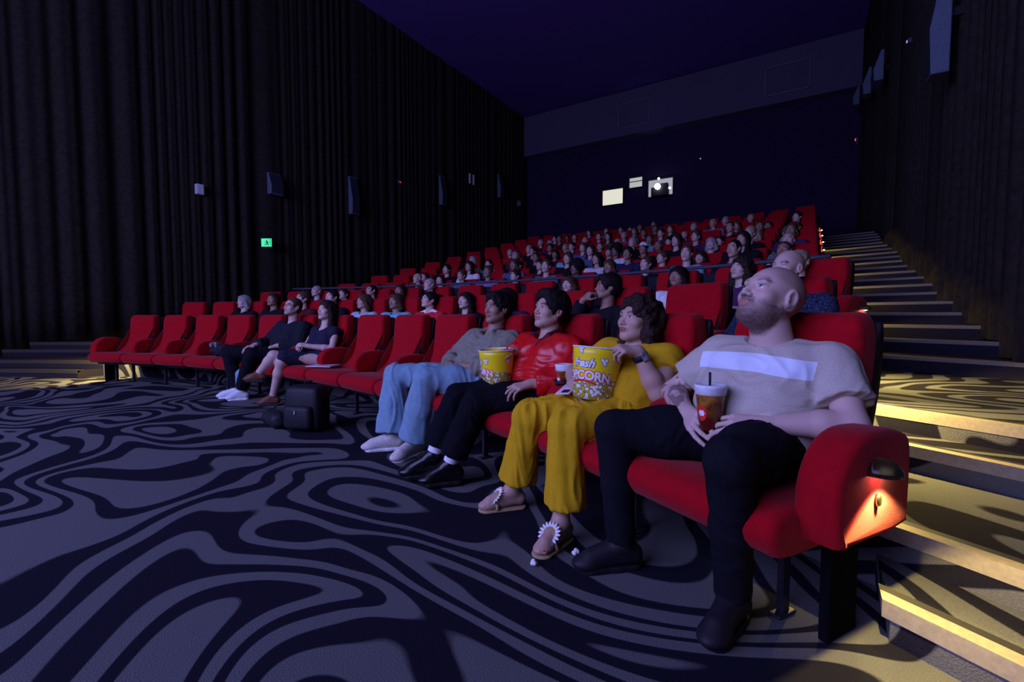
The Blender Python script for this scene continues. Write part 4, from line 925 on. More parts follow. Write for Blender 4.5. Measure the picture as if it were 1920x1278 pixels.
S = SDF(0.005); add_hair(S, H, 'thick'); v, q = S.mesh(); v = v + vnorm(v, q) * (0.005 * vnoise(v, 60, 3))[:, None]; link(bpy.data.objects.new('hair', to_mesh('hair', v, q, [HAIRM['black']])), t)
M_JKT = mat('red satin jacket', (0.62, 0.006, 0.008), 0.38, spec=0.5); 
jk = add_mesh('jacket', shirt(J, H, 0.006, 0.018, 1.82, 1.12, 1.12, 0.018, neck=0.078, hemz=0.44), t, M_JKT, (0.010, dict(s=11, seed=21)))
nb = V(0.175, 0, 0.862)
for sg in (-1, 1):
    S = SDF(0.005); S.rc(nb + V(-0.055, sg * 0.050, 0.030), nb + V(0.045, sg * 0.075, 0.004), 0.020, 0.019, 0.01); S.rc(nb + V(0.045, sg * 0.075, 0.004), nb + V(0.105, sg * 0.040, -0.050), 0.019, 0.015, 0.01); add_mesh('collar', S, jk, mat('maroon collar', (0.10, 0.006, 0.012), 0.7))
bm = bmesh.new()
for z, x in ((0.755, 0.300), (0.70, 0.317)): bmesh.ops.create_uvsphere(bm, u_segments=10, v_segments=6, radius=0.008, matrix=Matrix.Translation((x - 0.01, 0.0, z)))
mk('snap_button', bm, M_WHT, jk, True)
bm = bmesh.new()
for a_, b_, c_ in ((0, 0, 0.016), (0.02, 0.006, 0.013), (-0.014, -0.010, 0.010), (-0.05, -0.016, 0.006)): bmesh.ops.create_uvsphere(bm, u_segments=12, v_segments=8, radius=1, matrix=Matrix.Translation((0.273 - abs(a_) * 0.1, 0.098 + a_, 0.715 + b_)) @ Matrix.Diagonal((0.007, c_, c_ * 0.7, 1)))
mk('white_chest_emblem', bm, M_WHT, jk, True)
add_mesh('trousers', trousers(J, 0.007, 0.010, 0.018, 1.02, 0.16, 0.062), t, mat('black trousers', (0.008, 0.008, 0.012), 0.95, spec=0.05), (0.006, dict(s=12, seed=23)))
for s in 'LR':
    a, k_ = np.array(J['an' + s]), np.array(J['kn' + s]); dd = (k_ - a) / np.linalg.norm(k_ - a)
    S = SDF(0.004); S.rc(a + dd * 0.02, a + dd * 0.10, 0.042, 0.046, 0.01); add_mesh('white_sock', S, t, mat('white sock', (0.82, 0.84, 0.86), 0.9))
    shoe(t, J['an' + s], J['toe' + s], 'black_shoe', mat('black leather', (0.006, 0.005, 0.006), 0.3, spec=0.4), M_SHELL)
# ------------------------------------------------------------------ young man in the olive shirt and jeans
t = seat_person(3, 'dark-haired person in olive shirt, pale flared jeans and white sneakers in front row')
H = Head((0.090, 0.03, 1.040), yaw=4, pitch=6, sc=0.98)
J = dict(shL=(0.075, 0.185, 0.795), shR=(0.145, -0.180, 0.800), elL=(0.235, 0.225, 0.625), elR=(0.275, -0.255, 0.635), wrL=(0.375, 0.030, 0.632), wrR=(0.41, -0.125, 0.632),
         pelvis=(0.225, 0, 0.520), knL=(0.615, -0.085, 0.552), knR=(0.645, -0.490, 0.545), anL=(0.64, -0.20, 0.105), anR=(0.715, -0.43, 0.10), toeL=(0.835, -0.13, 0.030), toeR=(0.885, -0.52, 0.030),
         handL=dict(palm_dir=V(0.08, -0.08, 0.0), back_n=V(0.3, 0.4, 0.8), side=-1, curls=GRIP), handR=dict(palm_dir=V(0.06, 0.09, 0.0), back_n=V(0.4, -0.3, 0.8), side=1, curls=RELAX))
add_mesh('body', body_sdf(J, H, 0.004, headkw=dict(jaw=1.02, nose=1.1)), t, SK_BROWN, paint=lambda v: face_paint(H, v, brow=1.0)); add_eyes(H, t, (0.02, 0.015, 0.01), (-0.05, 0.2))
S = SDF(0.005); add_hair(S, H, 'thick'); v, q = S.mesh(); v = v + vnorm(v, q) * (0.006 * vnoise(v, 50, 7))[:, None]; link(bpy.data.objects.new('hair', to_mesh('hair', v, q, [HAIRM['black']])), t)
M_OLV = mat('olive linen', (0.23, 0.22, 0.16), 0.9, spec=0.1, noise=0.15, nscale=40)
sh = add_mesh('shirt', shirt(J, H, 0.006, 0.016, 1.72, 1.14, 1.12, 0.022, neck=0.076, hemz=0.42), t, M_OLV, (0.009, dict(s=12, seed=31)))
nb = (np.array(J['shL']) + np.array(J['shR'])) / 2 + V(0.005, 0, 0.068)
for sg in (-1, 1):
    S = SDF(0.005); S.rc(nb + V(-0.05, sg * 0.050, 0.035), nb + V(0.05, sg * 0.072, 0.0), 0.018, 0.018, 0.01); S.rc(nb + V(0.05, sg * 0.072, 0.0), nb + V(0.105, sg * 0.04, -0.045), 0.018, 0.014, 0.01); add_mesh('collar', S, sh, M_OLV)
M_JEAN = mat('pale blue denim', (0.20, 0.34, 0.42), 0.9, spec=0.1, noise=0.08, nscale=35)
add_mesh('flared_jeans', trousers(J, 0.007, 0.016, 0.042, 1.0, 0.06, 0.068), t, M_JEAN, (0.010, dict(s=10, seed=33, stretch=(1.2, 1.2, 0.4))))
M_SNK = mat('cream sneaker', (0.66, 0.62, 0.55), 0.7)
for s in 'LR': shoe(t, J['an' + s], J['toe' + s], 'white_sneaker', M_SNK, M_WHT, 1.06, laces=M_WHT)
# ------------------------------------------------------------------ the couple further along the front row
t = seat_person(7, 'long-haired person in sleeveless dark dress with bare crossed legs in front row')
H = Head((0.130, 0.0, 1.045), yaw=8, pitch=12, sc=0.98)
J = dict(shL=(0.125, 0.165, 0.800), shR=(0.165, -0.165, 0.800), elL=(0.205, 0.215, 0.625), elR=(0.26, -0.215, 0.640), wrL=(0.390, 0.055, 0.655), wrR=(0.395, -0.085, 0.655),
         pelvis=(0.22, 0, 0.505), knL=(0.655, -0.175, 0.555), knR=(0.60, -0.12, 0.485), anL=(0.745, -0.335, 0.360), anR=(0.62, -0.29, 0.10), toeL=(0.83, -0.46, 0.300), toeR=(0.72, -0.40, 0.03),
         handL=dict(palm_dir=V(0.07, -0.05, 0.02), back_n=V(0.2, 0.5, 0.8), side=-1, curls=GRIP, sc=0.88), handR=dict(palm_dir=V(0.07, 0.06, 0.0), back_n=V(0.2, -0.4, 0.8), side=1, curls=GRIP, sc=0.88))
add_mesh('body', body_sdf(J, H, 0.0055, arm=0.88, headkw=dict(jaw=0.92, nose=0.9)), t, SK_FAIR, paint=lambda v: face_paint(H, v, lip=(0.75, 0.3, 0.3))); add_eyes(H, t)
S = SDF(0.006); add_hair(S, H, 'long'); v, q = S.mesh(); v = v + vnorm(v, q) * (0.004 * vnoise(v * V(1, 1, 0.3), 80, 7))[:, None]; link(bpy.data.objects.new('hair', to_mesh('hair', v, q, [HAIRM['dark brown']])), t)
M_NVY = mat('dark navy cloth', (0.020, 0.020, 0.045), 0.85, spec=0.1)
S = shirt(J, H, 0.007, 0.006, 0.02, 1.0, 0.7, 0, neck=0.085, hemz=0.42); S.rc(J['pelvis'], V(0.56, -0.12, 0.535), 0.115, 0.092, 0.04); add_mesh('dress', S, t, M_NVY, (0.004,))
for s in 'LR': shoe(t, J['an' + s], J['toe' + s], 'brown_shoe', mat('brown leather', (0.12, 0.04, 0.02), 0.5), M_SHELL, 0.95)
t = seat_person(8, 'person in dark jacket, pale collar and glasses with one leg stretched out')
H = Head((0.150, 0.01, 1.095), yaw=4, pitch=14, sc=1.0)
J = dict(shL=(0.125, 0.20, 0.840), shR=(0.165, -0.20, 0.840), elL=(0.24, 0.27, 0.64), elR=(0.30, -0.29, 0.65), wrL=(0.42, 0.12, 0.635), wrR=(0.50, -0.20, 0.640),
         pelvis=(0.25, 0, 0.520), knL=(0.66, 0.02, 0.545), knR=(0.68, -0.46, 0.560), anL=(0.64, -0.28, 0.11), anR=(0.60, -0.44, 0.105), toeL=(0.76, -0.36, 0.03), toeR=(0.745, -0.60, 0.03),
         handL=dict(palm_dir=V(0.1, -0.06, -0.02), back_n=V(0, 0.2, 1), side=-1, curls=RELAX), handR=dict(palm_dir=V(0.10, -0.02, -0.02), back_n=V(0, -0.1, 1), side=1, curls=RELAX))
add_mesh('body', body_sdf(J, H, 0.0055, headkw=dict(jaw=1.05)), t, SK_FAIR, paint=lambda v: face_paint(H, v, bald=0.6, stub=0.5)); add_eyes(H, t)
S = SDF(0.006); add_hair(S, H, 'buzz'); add_mesh('hair', S, t, HAIRM['brown'])
def glasses(H, parent):
    bm = bmesh.new()
    for sg in (-1, 1):
        c = [H.W(sg * 0.033 + 0.022 * math.cos(a), 0.094, -0.002 + 0.016 * math.sin(a)) for a in np.linspace(0, 2 * math.pi, 17)]; tube(bm, c, 0.0022, 5)
        tube(bm, [H.W(sg * 0.055, 0.092, 0.003), H.W(sg * 0.078, 0.03, 0.004), H.W(sg * 0.08, -0.02, 0.004)], 0.002, 5)
    tube(bm, [H.W(-0.011, 0.095, 0.0), H.W(0.011, 0.095, 0.0)], 0.002, 5); return mk('glasses', bm, M_SHELL, parent, True)
glasses(H, t)
jk = add_mesh('jacket', shirt(J, H, 0.007, 0.016, 1.9, 1.12, 1.1, 0.012, neck=0.080, hemz=0.42), t, mat('dark jacket', (0.016, 0.017, 0.026), 0.9, spec=0.1), (0.006,))
S = SDF(0.006); nb = V(0.15, 0, 0.875); S.rc(nb + V(-0.03, -0.055, 0.02), nb + V(0.06, -0.062, -0.01), 0.018, 0.016, 0.01); S.rc(nb + V(0.06, -0.062, -0.01), nb + V(0.085, -0.12, -0.06), 0.016, 0.020, 0.01); add_mesh('pale_collar', S, jk, mat('pale blue cloth', (0.5, 0.62, 0.66), 0.8))
add_mesh('trousers', trousers(J, 0.008, 0.012, 0.005, 1.0, 0.1, 0.06), t, M_BLKDENIM, (0.005,))
S = SDF(0.006); S.rc(V(0.615, -0.31, 0.30), V(0.63, -0.29, 0.12), 0.062, 0.058, 0.01); add_mesh('turned_jean_leg', S, t, M_JEAN, (0.005,))
for s in 'LR': shoe(t, J['an' + s], J['toe' + s], 'white_trainer', mat('white trainer', (0.7, 0.72, 0.75), 0.6), M_WHT)
# ------------------------------------------------------------------ the audience behind
CROWD = [(1, 0, 0.05, -0.0, 'bald', 'grey', 'blue')
 ,(1, 2, -0.12, -0.05, 'thick', 'black', 'black')
 ,(1, 4, -0.12, -0.1, 'long', 'black', 'navy')
 ,(1, 5, -0.12, -0.12, 'long', 'black', 'black')
 ,(1, 6, -0.12, -0.09, 'short', 'black', 'red and white')
 ,(1, 7, -0.12, -0.1, 'bob', 'brown', 'sky blue')
 ,(1, 8, -0.12, -0.09, 'bob', 'brown', 'pale blue')
 ,(1, 9, -0.12, -0.01, 'short', 'black', 'black')
 ,(1, 10, -0.12, -0.02, 'short', 'brown', 'maroon')
 ,(1, 11, -0.12, -0.03, 'bun', 'dark brown', 'black')
 ,(1, 12, -0.12, -0.06, 'bob', 'grey', 'black')
 ,(2, 0, -0.12, -0.07, 'buzz', 'blond', 'black')
 ,(2, 1, 0.12, -0.09, 'curly', 'dark brown', 'plum')
 ,(2, 2, 0.12, -0.12, 'bob', 'black', 'white')
 ,(2, 3, -0.12, -0.12, 'long', 'black', 'black')
 ,(2, 4, -0.12, -0.13, 'curly', 'brown', 'black')
 ,(2, 8, -0.12, -0.02, 'buzz', 'grey', 'black')
 ,(2, 9, -0.12, -0.1, 'bun', 'dark brown', 'plum')
 ,(2, 10, -0.12, -0.08, 'buzz', 'black', 'teal')
 ,(2, 11, -0.12, -0.13, 'short', 'dark brown', 'maroon')
 ,(2, 12, -0.12, -0.06, 'buzz', 'grey', 'plum')
 ,(3, 0, -0.12, -0.0, 'buzz', 'brown', 'black')
 ,(3, 1, -0.12, 0.09, 'buzz', 'black', 'black')
 ,(3, 2, -0.12, 0.1, 'short', 'brown', 'sky blue')
 ,(3, 3, -0.12, 0.0, 'short', 'brown', 'black')
 ,(3, 4, -0.12, 0.0, 'bob', 'brown', 'olive')
 ,(3, 5, -0.12, 0.02, 'afro', 'black', 'navy')
 ,(3, 6, -0.05, 0.1, 'short', 'brown', 'grey')
 ,(3, 7, -0.12, -0.04, 'short', 'dark brown', 'black')
 ,(3, 8, -0.12, 0.07, 'bun', 'brown', 'violet')
 ,(3, 9, -0.12, 0.03, 'short', 'brown', 'slate blue')
 ,(3, 10, 0.03, -0.05, 'bun', 'black', 'slate blue')
 ,(3, 11, 0.12, 0.01, 'bald', 'brown', 'maroon')
 ,(4, 0, -0.12, -0.0, 'buzz', 'blond', 'grey')
 ,(4, 1, -0.12, 0.09, 'long', 'black', 'black')
 ,(4, 2, -0.12, -0.13, 'bob', 'dark brown', 'black')
 ,(4, 3, -0.12, -0.07, 'thick', 'brown', 'olive')
 ,(4, 4, -0.12, 0.06, 'thick', 'black', 'navy')
 ,(4, 5, -0.12, 0.02, 'bob', 'black', 'white')
 ,(4, 6, -0.12, 0.08, 'bob', 'brown', 'black')
 ,(4, 7, -0.12, -0.02, 'long', 'dark brown', 'maroon')
 ,(4, 8, -0.12, 0.03, 'bob', 'brown', 'slate blue')
 ,(4, 10, 0.03, 0.06, 'long', 'black', 'white')
 ,(4, 11, 0.12, 0.02, 'thick', 'black', 'black')
 ,(4, 12, 0.12, -0.13, 'bun', 'dark brown', 'violet')
 ,(5, 0, -0.12, 0.03, 'short', 'brown', 'plum')
 ,(5, 1, -0.12, 0.07, 'short', 'blond', 'black')
 ,(5, 2, -0.12, -0.04, 'bob', 'grey', 'black')
 ,(5, 3, -0.12, 0.1, 'bob', 'dark brown', 'black')
 ,(5, 4, -0.12, 0.01, 'cap', 'black', 'black')
 ,(5, 5, -0.07, 0.02, 'afro', 'black', 'white')
 ,(5, 6, -0.0, 0.08, 'long', 'dark brown', 'slate blue')
 ,(5, 7, 0.12, 0.03, 'bald', 'grey', 'sky blue')
 ,(5, 8, -0.12, 0.03, 'short', 'dark brown', 'black')
 ,(5, 9, 0.1, -0.13, 'short', 'black', 'pale blue')
 ,(5, 10, -0.1, -0.05, 'short', 'black', 'teal')
 ,(5, 11, 0.12, 0.03, 'thick', 'grey', 'olive')
 ,(6, 0, -0.12, -0.13, 'short', 'brown', 'teal')
 ,(6, 1, -0.12, -0.09, 'long', 'blond', 'plum')
 ,(6, 2, -0.12, -0.13, 'short', 'black', 'slate blue')
 ,(6, 3, 0.12, 0.03, 'thick', 'brown', 'plum')
 ,(6, 4, -0.05, -0.08, 'bald', 'brown', 'black')
 ,(6, 5, -0.04, 0.05, 'short', 'grey', 'black')
 ,(6, 6, 0.05, -0.13, 'bun', 'brown', 'black')
 ,(6, 7, 0.02, 0.05, 'long', 'brown', 'slate blue')
 ,(6, 8, -0.12, -0.06, 'bob', 'black', 'navy')
 ,(6, 9, -0.06, 0.06, 'short', 'black', 'black')
 ,(6, 10, 0.1, -0.04, 'thick', 'grey', 'plum')
 ,(7, 0, -0.12, -0.13, 'short', 'brown', 'pale blue')
 ,(7, 1, -0.1, -0.03, 'buzz', 'brown', 'black')
 ,(7, 2, -0.05, 0.04, 'buzz', 'brown', 'black')
 ,(7, 3, -0.12, -0.13, 'long', 'brown', 'slate blue')
 ,(7, 4, -0.12, -0.13, 'long', 'black', 'plum')
 ,(7, 5, 0.12, -0.02, 'short', 'brown', 'sky blue')
 ,(7, 6, -0.12, -0.02, 'bald', 'black', 'slate blue')
 ,(7, 7, 0.12, -0.08, 'buzz', 'brown', 'grey')
 ,(7, 8, -0.08, -0.01, 'short', 'dark brown', 'plum')
 ,(7, 9, -0.07, -0.0, 'thick', 'dark brown', 'black')
 ,(7, 10, -0.12, 0.01, 'short', 'grey', 'black')
 ,(7, 11, -0.02, -0.05, 'buzz', 'grey', 'red')
 ,(8, 0, -0.12, -0.01, 'short', 'black', 'grey')
 ,(8, 1, 0.0, -0.13, 'short', 'dark brown', 'navy')
 ,(8, 2, -0.03, -0.04, 'long', 'brown', 'black')
 ,(8, 4, 0.06, -0.11, 'buzz', 'blond', 'plum')
 ,(8, 5, 0.12, 0.01, 'short', 'dark brown', 'plum')
 ,(8, 6, 0.12, -0.12, 'bun', 'brown', 'maroon')
 ,(8, 7, -0.12, 0.07, 'long', 'black', 'olive')
 ,(8, 8, -0.12, 0.01, 'bald', 'black', 'black')
 ,(8, 9, -0.12, -0.13, 'short', 'blond', 'plum')
 ,(8, 10, 0.12, -0.01, 'thick', 'grey', 'plum')
 ,(9, 3, -0.06, 0.03, 'bald', 'dark brown', 'violet')
 ,(9, 4, 0.12, -0.02, 'short', 'grey', 'black')
 ,(9, 5, 0.12, -0.0, 'long', 'brown', 'black')
 ,(9, 6, -0.02, -0.03, 'short', 'brown', 'blue')
 ,(9, 7, 0.04, -0.04, 'short', 'grey', 'violet')
 ,(9, 8, -0.12, -0.0, 'buzz', 'black', 'maroon')
 ,(9, 9, 0.1, -0.08, 'long', 'black', 'plum')
 ,(9, 10, -0.12, 0.04, 'short', 'brown', 'maroon')
 ,(9, 11, -0.12, -0.03, 'bald', 'blond', 'black')
 ,(10, 2, 0.12, -0.05, 'short', 'blond', 'slate blue')
 ,(10, 3, 0.12, -0.03, 'short', 'grey', 'plum')
 ,(10, 6, 0.04, -0.02, 'long', 'brown', 'olive')
 ,(10, 7, 0.04, -0.03, 'long', 'brown', 'slate blue')
 ,(10, 10, -0.03, -0.04, 'short', 'brown', 'plum')
 ,(10, 11, -0.12, -0.04, 'thick', 'dark brown', 'black')
 ,(11, 7, -0.12, -0.01, 'short', 'brown', 'plum')
 ,(11, 8, -0.12, -0.02, 'short', 'dark brown', 'black')
 ,(11, 9, 0.06, -0.01, 'long', 'brown', 'grey')
 ,(11, 10, 0.1, -0.02, 'bob', 'dark brown', 'black')
 ,(11, 11, -0.12, -0.13, 'long', 'dark brown', 'slate blue')
 ,(12, 7, 0.12, -0.03, 'short', 'brown', 'violet')
 ,(12, 8, -0.12, -0.13, 'long', 'brown', 'olive')]
TOPC = {'black': (0.012, 0.011, 0.016), 'navy': (0.02, 0.025, 0.07), 'plum': (0.07, 0.03, 0.09), 'maroon': (0.10, 0.012, 0.02), 'grey': (0.16, 0.16, 0.17), 'slate blue': (0.10, 0.13, 0.25),
        'olive': (0.08, 0.08, 0.04), 'violet': (0.26, 0.18, 0.36), 'white': (0.78, 0.80, 0.80), 'pale blue': (0.42, 0.58, 0.66), 'sky blue': (0.18, 0.48, 0.58), 'teal': (0.03, 0.20, 0.26),
        'red': (0.5, 0.02, 0.02), 'red and white': (0.62, 0.02, 0.03), 'blue': (0.025, 0.035, 0.07)}
SKINS = [SK_FAIR, SK_FAIR, SK_TAN, SK_BROWN]
HAIRW = {'short': 'short %s hair', 'thick': 'thick %s hair', 'buzz': 'cropped %s hair', 'long': 'long %s hair', 'bob': 'bobbed %s hair', 'bun': '%s hair in a bun', 'curly': 'curly %s hair', 'afro': '%s afro hair', 'bald': 'a bald head', 'cap': 'a white cap'}
def crowd_mesh(style, hh, seed, yaw=0, chin=False):
    rnd = random.Random(seed); sp_ = rnd.uniform(-0.02, 0.03)
    H = Head((0.135, rnd.uniform(-0.02, 0.02), 1.045), yaw=yaw, pitch=6 + rnd.uniform(-3, 5), roll=rnd.uniform(-5, 5), sc=1.0)
    J = dict(shL=(0.11, 0.19 + sp_, 0.80), shR=(0.13, -0.19 - sp_, 0.80), elL=(0.22, 0.25, 0.62), elR=(0.22, -0.25, 0.62), wrL=(0.42, 0.08, 0.62), wrR=(0.42, -0.09, 0.61),
             pelvis=(0.23, 0, 0.515), knL=(0.64, 0.12, 0.53), knR=(0.64, -0.13, 0.53), anL=(0.62, 0.13, 0.10), anR=(0.62, -0.14, 0.10),
             handL=dict(palm_dir=V(0.09, -0.05, -0.01), back_n=V(0, 0.3, 1), side=-1, curls=RELAX), handR=dict(palm_dir=V(0.09, 0.05, -0.01), back_n=V(0, -0.3, 1), side=1, curls=RELAX))
    if chin:
        J['elR'] = (0.33, -0.20, 0.74); J['wrR'] = (0.330, -0.085, 0.93)
        J['handR'] = dict(palm_dir=V(-0.04, 0.035, 0.06), back_n=V(0.9, -0.2, 0.3), side=-1, curls=[(0.9, 1.0, 0.6)] * 4, sc=0.95)
    S = body_sdf(J, H, hh); v, q = S.mesh(); col = face_paint(H, v, beard=0.8 if style == 'buzz' and seed % 2 else 0, bald=0.0 if style != 'bald' else 0.3)
    out = [('body', to_mesh('body', v, q, [SK_FAIR], col))]
    if style not in ('bald',):
        S = SDF(hh); add_hair(S, H, 'short' if style == 'cap' else style)
        if style == 'afro': S.ops[0] = ('el', H.W(0, -0.03, 0.055), V(0.135, 0.135, 0.13), H.B, 0, 0.01, False)
        v, q = S.mesh(); v = v + vnorm(v, q) * ((0.008 if style in ('curly', 'afro') else 0.003) * vnoise(v, 55, 2))[:, None]
        out.append(('hair', to_mesh('hair', v, q, [HAIRM['black']])))
    if style == 'cap':
        S = SDF(hh); S.el(H.W(0, -0.02, 0.05), V(0.092, 0.112, 0.085), H.B); S.cut(H.W(0, 0, 0.045), -H.u); S.rc(H.W(-0.03, 0.10, 0.05), H.W(0.03, 0.10, 0.05), 0.012, 0.012); S.rc(H.W(-0.025, 0.125, 0.047), H.W(0.025, 0.125, 0.047), 0.01, 0.01, 0.02)
        v, q = S.mesh(); out.append(('cap', to_mesh('cap', v, q, [M_WHT])))
    v, q = shirt(J, H, hh + 0.001, 0.012, 0.5 if style in ('buzz', 'short') else 1.85, 1.1, 1.08, 0.010, neck=0.08, hemz=0.42).mesh(); v = folds(v, q, 0.006, 11, seed); out.append(('top', to_mesh('top', v, q, [M_OLV])))
    v, q = trousers(J, 0.010, 0.012, 0.004, 1.0, 0.08, 0.06).mesh(); out.append(('trousers', to_mesh('trousers', v, q, [M_BLKDENIM])))
    S = SDF(0.009)
    for s in 'LR': a = np.array(J['an' + s]); foot(S, a, a + V(0.16, 0, -0.07), 1.0, 0.006); S.rc(a, a + V(0, 0, 0.03), 0.045, 0.045)
    v, q = S.mesh(); out.append(('shoes', to_mesh('shoes', v, q, [M_SHELL])))
    return out
CM = {}
def crowd_tops(c):
    if c == 'red and white':
        return MATS.get('red and white top') or mat('red and white top', TOPC[c], 0.9)
    return mat('top ' + c, TOPC[c], 0.9, noise=0.2 if c != 'blue' else 0.9, nscale=30 if c != 'blue' else 70, spec=0.1)
seenk = {}
for n_, (ri, i, lat, dz, hair, hc, tc_) in enumerate(CROWD):
    r = ROWS[ri]; r.occ[i] = True; near = ri < 3; p, rz = pose(r.R, r.a[i] ); p.z = r.fl
    chin = (ri == 1 and hair == 'thick'); var = 9 if chin else (n_ % 2)
    key = (hair, near, var)
    if key not in CM: CM[key] = crowd_mesh(hair, 0.0062 if near else 0.0085, 11 * len(CM) + var, yaw=-28 if chin else (-10, 6)[var], chin=chin)
    row_t = r.short; pos = 'seat beside right aisle' if i == 0 else 'beside left aisle' if i == r.n - 1 else ORD[i] + ' seat from right aisle'
    hw = HAIRW[hair] % hc if '%' in HAIRW[hair] else HAIRW[hair]
    desc = ('person resting a hand on the chin, %s top' % tc_) if chin else 'person with %s, %s top' % (hw, tc_)
    lab = desc + ', ' + pos + ', ' + row_t
    if len(lab.split()) > 16: lab = lab.replace(' from right aisle', ' from right').replace('above rail', 'above rail')
    if len(lab.split()) > 16: lab = lab.replace(' with ', ', ').replace('hair in a bun', 'bun hair')
    q = p + Matrix.Rotation(rz, 4, 'Z') @ Vector((0.0, 0, 0)); tn = Vector((math.cos(r.a[i]), -math.sin(r.a[i]), 0))
    e = empty('person', q + tn * max(-0.09, min(0.09, lat)), rz + random.Random(n_).uniform(-0.06, 0.06), lab, 'person', 'audience in the upper rows' if ri >= 3 else 'audience in the second and third rows')
    e.scale = (1, 1, 1 + dz / 1.045)
    sk = SKINS[(n_ * 7) % 4] if not (hc in ('blond', 'grey')) else SK_FAIR
    if hair == 'afro': sk = SK_DARK
    if near and i in (4,) and hair == 'long': sk = SK_DARK
    for nm, me in CM[key]:
        o = bpy.data.objects.new(nm, me); link(o, e); m_ = {'body': sk, 'hair': HAIRM[hc], 'top': crowd_tops(tc_)}.get(nm)
        if m_: o.material_slots[0].link = 'OBJECT'; o.material_slots[0].material = m_
    if tc_ == 'red and white':
        S = SDF(0.006)
        for sg in (-1, 1): S.rc(V(0.12, sg * 0.07, 0.865), V(0.13, sg * 0.20, 0.815), 0.045, 0.05)
        add_mesh('white_shoulder_panel', S, e, M_WHT)
# ------------------------------------------------------------------ loose things
def inv_at(ri, k, f, l, z): return at_seat(ri, k, f, l, z)
p, rz = at_seat(0, 5, 0.92, -0.20, 0.0)
M_BAG = mat('black nylon', (0.012, 0.012, 0.016), 0.6, spec=0.3)
e = empty('backpack', p, rz + 0.5, 'black backpack standing on the carpet beside the pale jeans', 'bag')
bm = bmesh.new(); box(bm, (0, 0, 0.195), (0.20, 0.34, 0.385), bev=0.055); bmesh.ops.subdivide_edges(bm, edges=bm.edges[:], cuts=2, use_grid_fill=True, smooth=0.3); mk('bag_body', bm, M_BAG, e, True)
bm = bmesh.new(); box(bm, (0.115, 0, 0.13), (0.08, 0.27, 0.20), bev=0.035); mk('front_pocket', bm, M_BAG, e, True)
bm = bmesh.new(); tube(bm, [(-0.02, -0.04, 0.37), (-0.02, -0.03, 0.42), (-0.02, 0.03, 0.42), (-0.02, 0.04, 0.37)], 0.01, 8); mk('handle', bm, M_BAG, e, True)
bm = bmesh.new(); box(bm, (0.162, 0.0, 0.18), (0.006, 0.012, 0.03)); box(bm, (0.09, 0.07, 0.30), (0.02, 0.01, 0.012)); mk('buckle', bm, mat('buckle', (0.7, 0.75, 0.8), 0.2, metal=0.6), e)
p, rz = at_seat(0, 5, 1.08, -0.52, 0.0)
e = empty('camera_bag', p, rz, 'low black shoulder bag lying on the carpet left of the backpack', 'bag')
S = SDF(0.006); S.rc(V(0, -0.10, 0.07), V(0, 0.10, 0.07), 0.075, 0.075, 0.03); S.cut(V(0, 0, 0.003), V(0, 0, -1)); add_mesh('bag_body', S, e, M_BAG, (0.006,))
bm = bmesh.new(); tube(bm, [(0, -0.14, 0.10), (-0.06, -0.10, 0.18), (-0.09, 0.0, 0.20), (-0.06, 0.10, 0.17), (0, 0.14, 0.10)], 0.008, 8); mk('shoulder_strap', bm, M_BAG, e, True)
p, rz = at_seat(0, 6, 0.44, -0.22, 0.468)
e = empty('magazine', p, rz, 'white magazine lying on the red seat beside the dark dress', 'magazine')
bm = bmesh.new(); box(bm, (0, 0, 0.002), (0.20, 0.28, 0.005), rz=0.5); mk('pages', bm, mat('paper', (0.75, 0.74, 0.78), 0.6), e)
bm = bmesh.new(); box(bm, (0.0, 0, 0.0062), (0.19, 0.27, 0.0012), rz=0.54, rx=0.03); mk('cover', bm, mat('paper cover', (0.62, 0.60, 0.66), 0.4), e)
p, rz = at_seat(0, 10, 0.30, 0.05, 0.445)
e = empty('handbag', p, rz, 'black bag with a small grey camera on it, left on an empty front seat', 'bag')
S = SDF(0.006); S.rc(V(0, -0.11, 0.07), V(0, 0.12, 0.08), 0.075, 0.09, 0.03); S.cut(V(0, 0, 0.003), V(0, 0, -1)); add_mesh('bag_body', S, e, M_BAG, (0.008,))
bm = bmesh.new(); box(bm, (0.05, -0.06, 0.155), (0.05, 0.11, 0.07), bev=0.01); lathe(bm, [(0, 0.0), (0.028, 0.0), (0.028, 0.04), (0.0, 0.04)], 18, Matrix.Translation((0.07, -0.06, 0.155)) @ Matrix.Rotation(R_(90), 4, 'Y')); mk('camera', bm, mat('camera grey', (0.3, 0.32, 0.36), 0.3, metal=0.5), e)
def kernel(loc, label):
    bm = bmesh.new(); rnd = random.Random(loc[0])
    for i in range(5): bmesh.ops.create_icosphere(bm, subdivisions=2, radius=0.008 + rnd.random() * 0.004, matrix=Matrix.Translation((loc[0] + rnd.uniform(-.009, .009), loc[1] + rnd.uniform(-.009, .009), loc[2] + 0.011 + rnd.uniform(0, .008))))
    o = mk('popcorn_piece', bm, mat('popcorn white', (0.9, 0.88, 0.8), 0.7), None, True); tag(o, label, 'popcorn', 'popcorn dropped on the carpet')
p, rz = at_seat(0, 1, 0.862, 0.165, 0.0); kernel(p, 'white popcorn piece on the carpet by the nearer flower sandal')
p, rz = at_seat(0, 0, 0.68, -0.46, 0.0); kernel(p, 'small popcorn piece on the carpet near the black shoes')
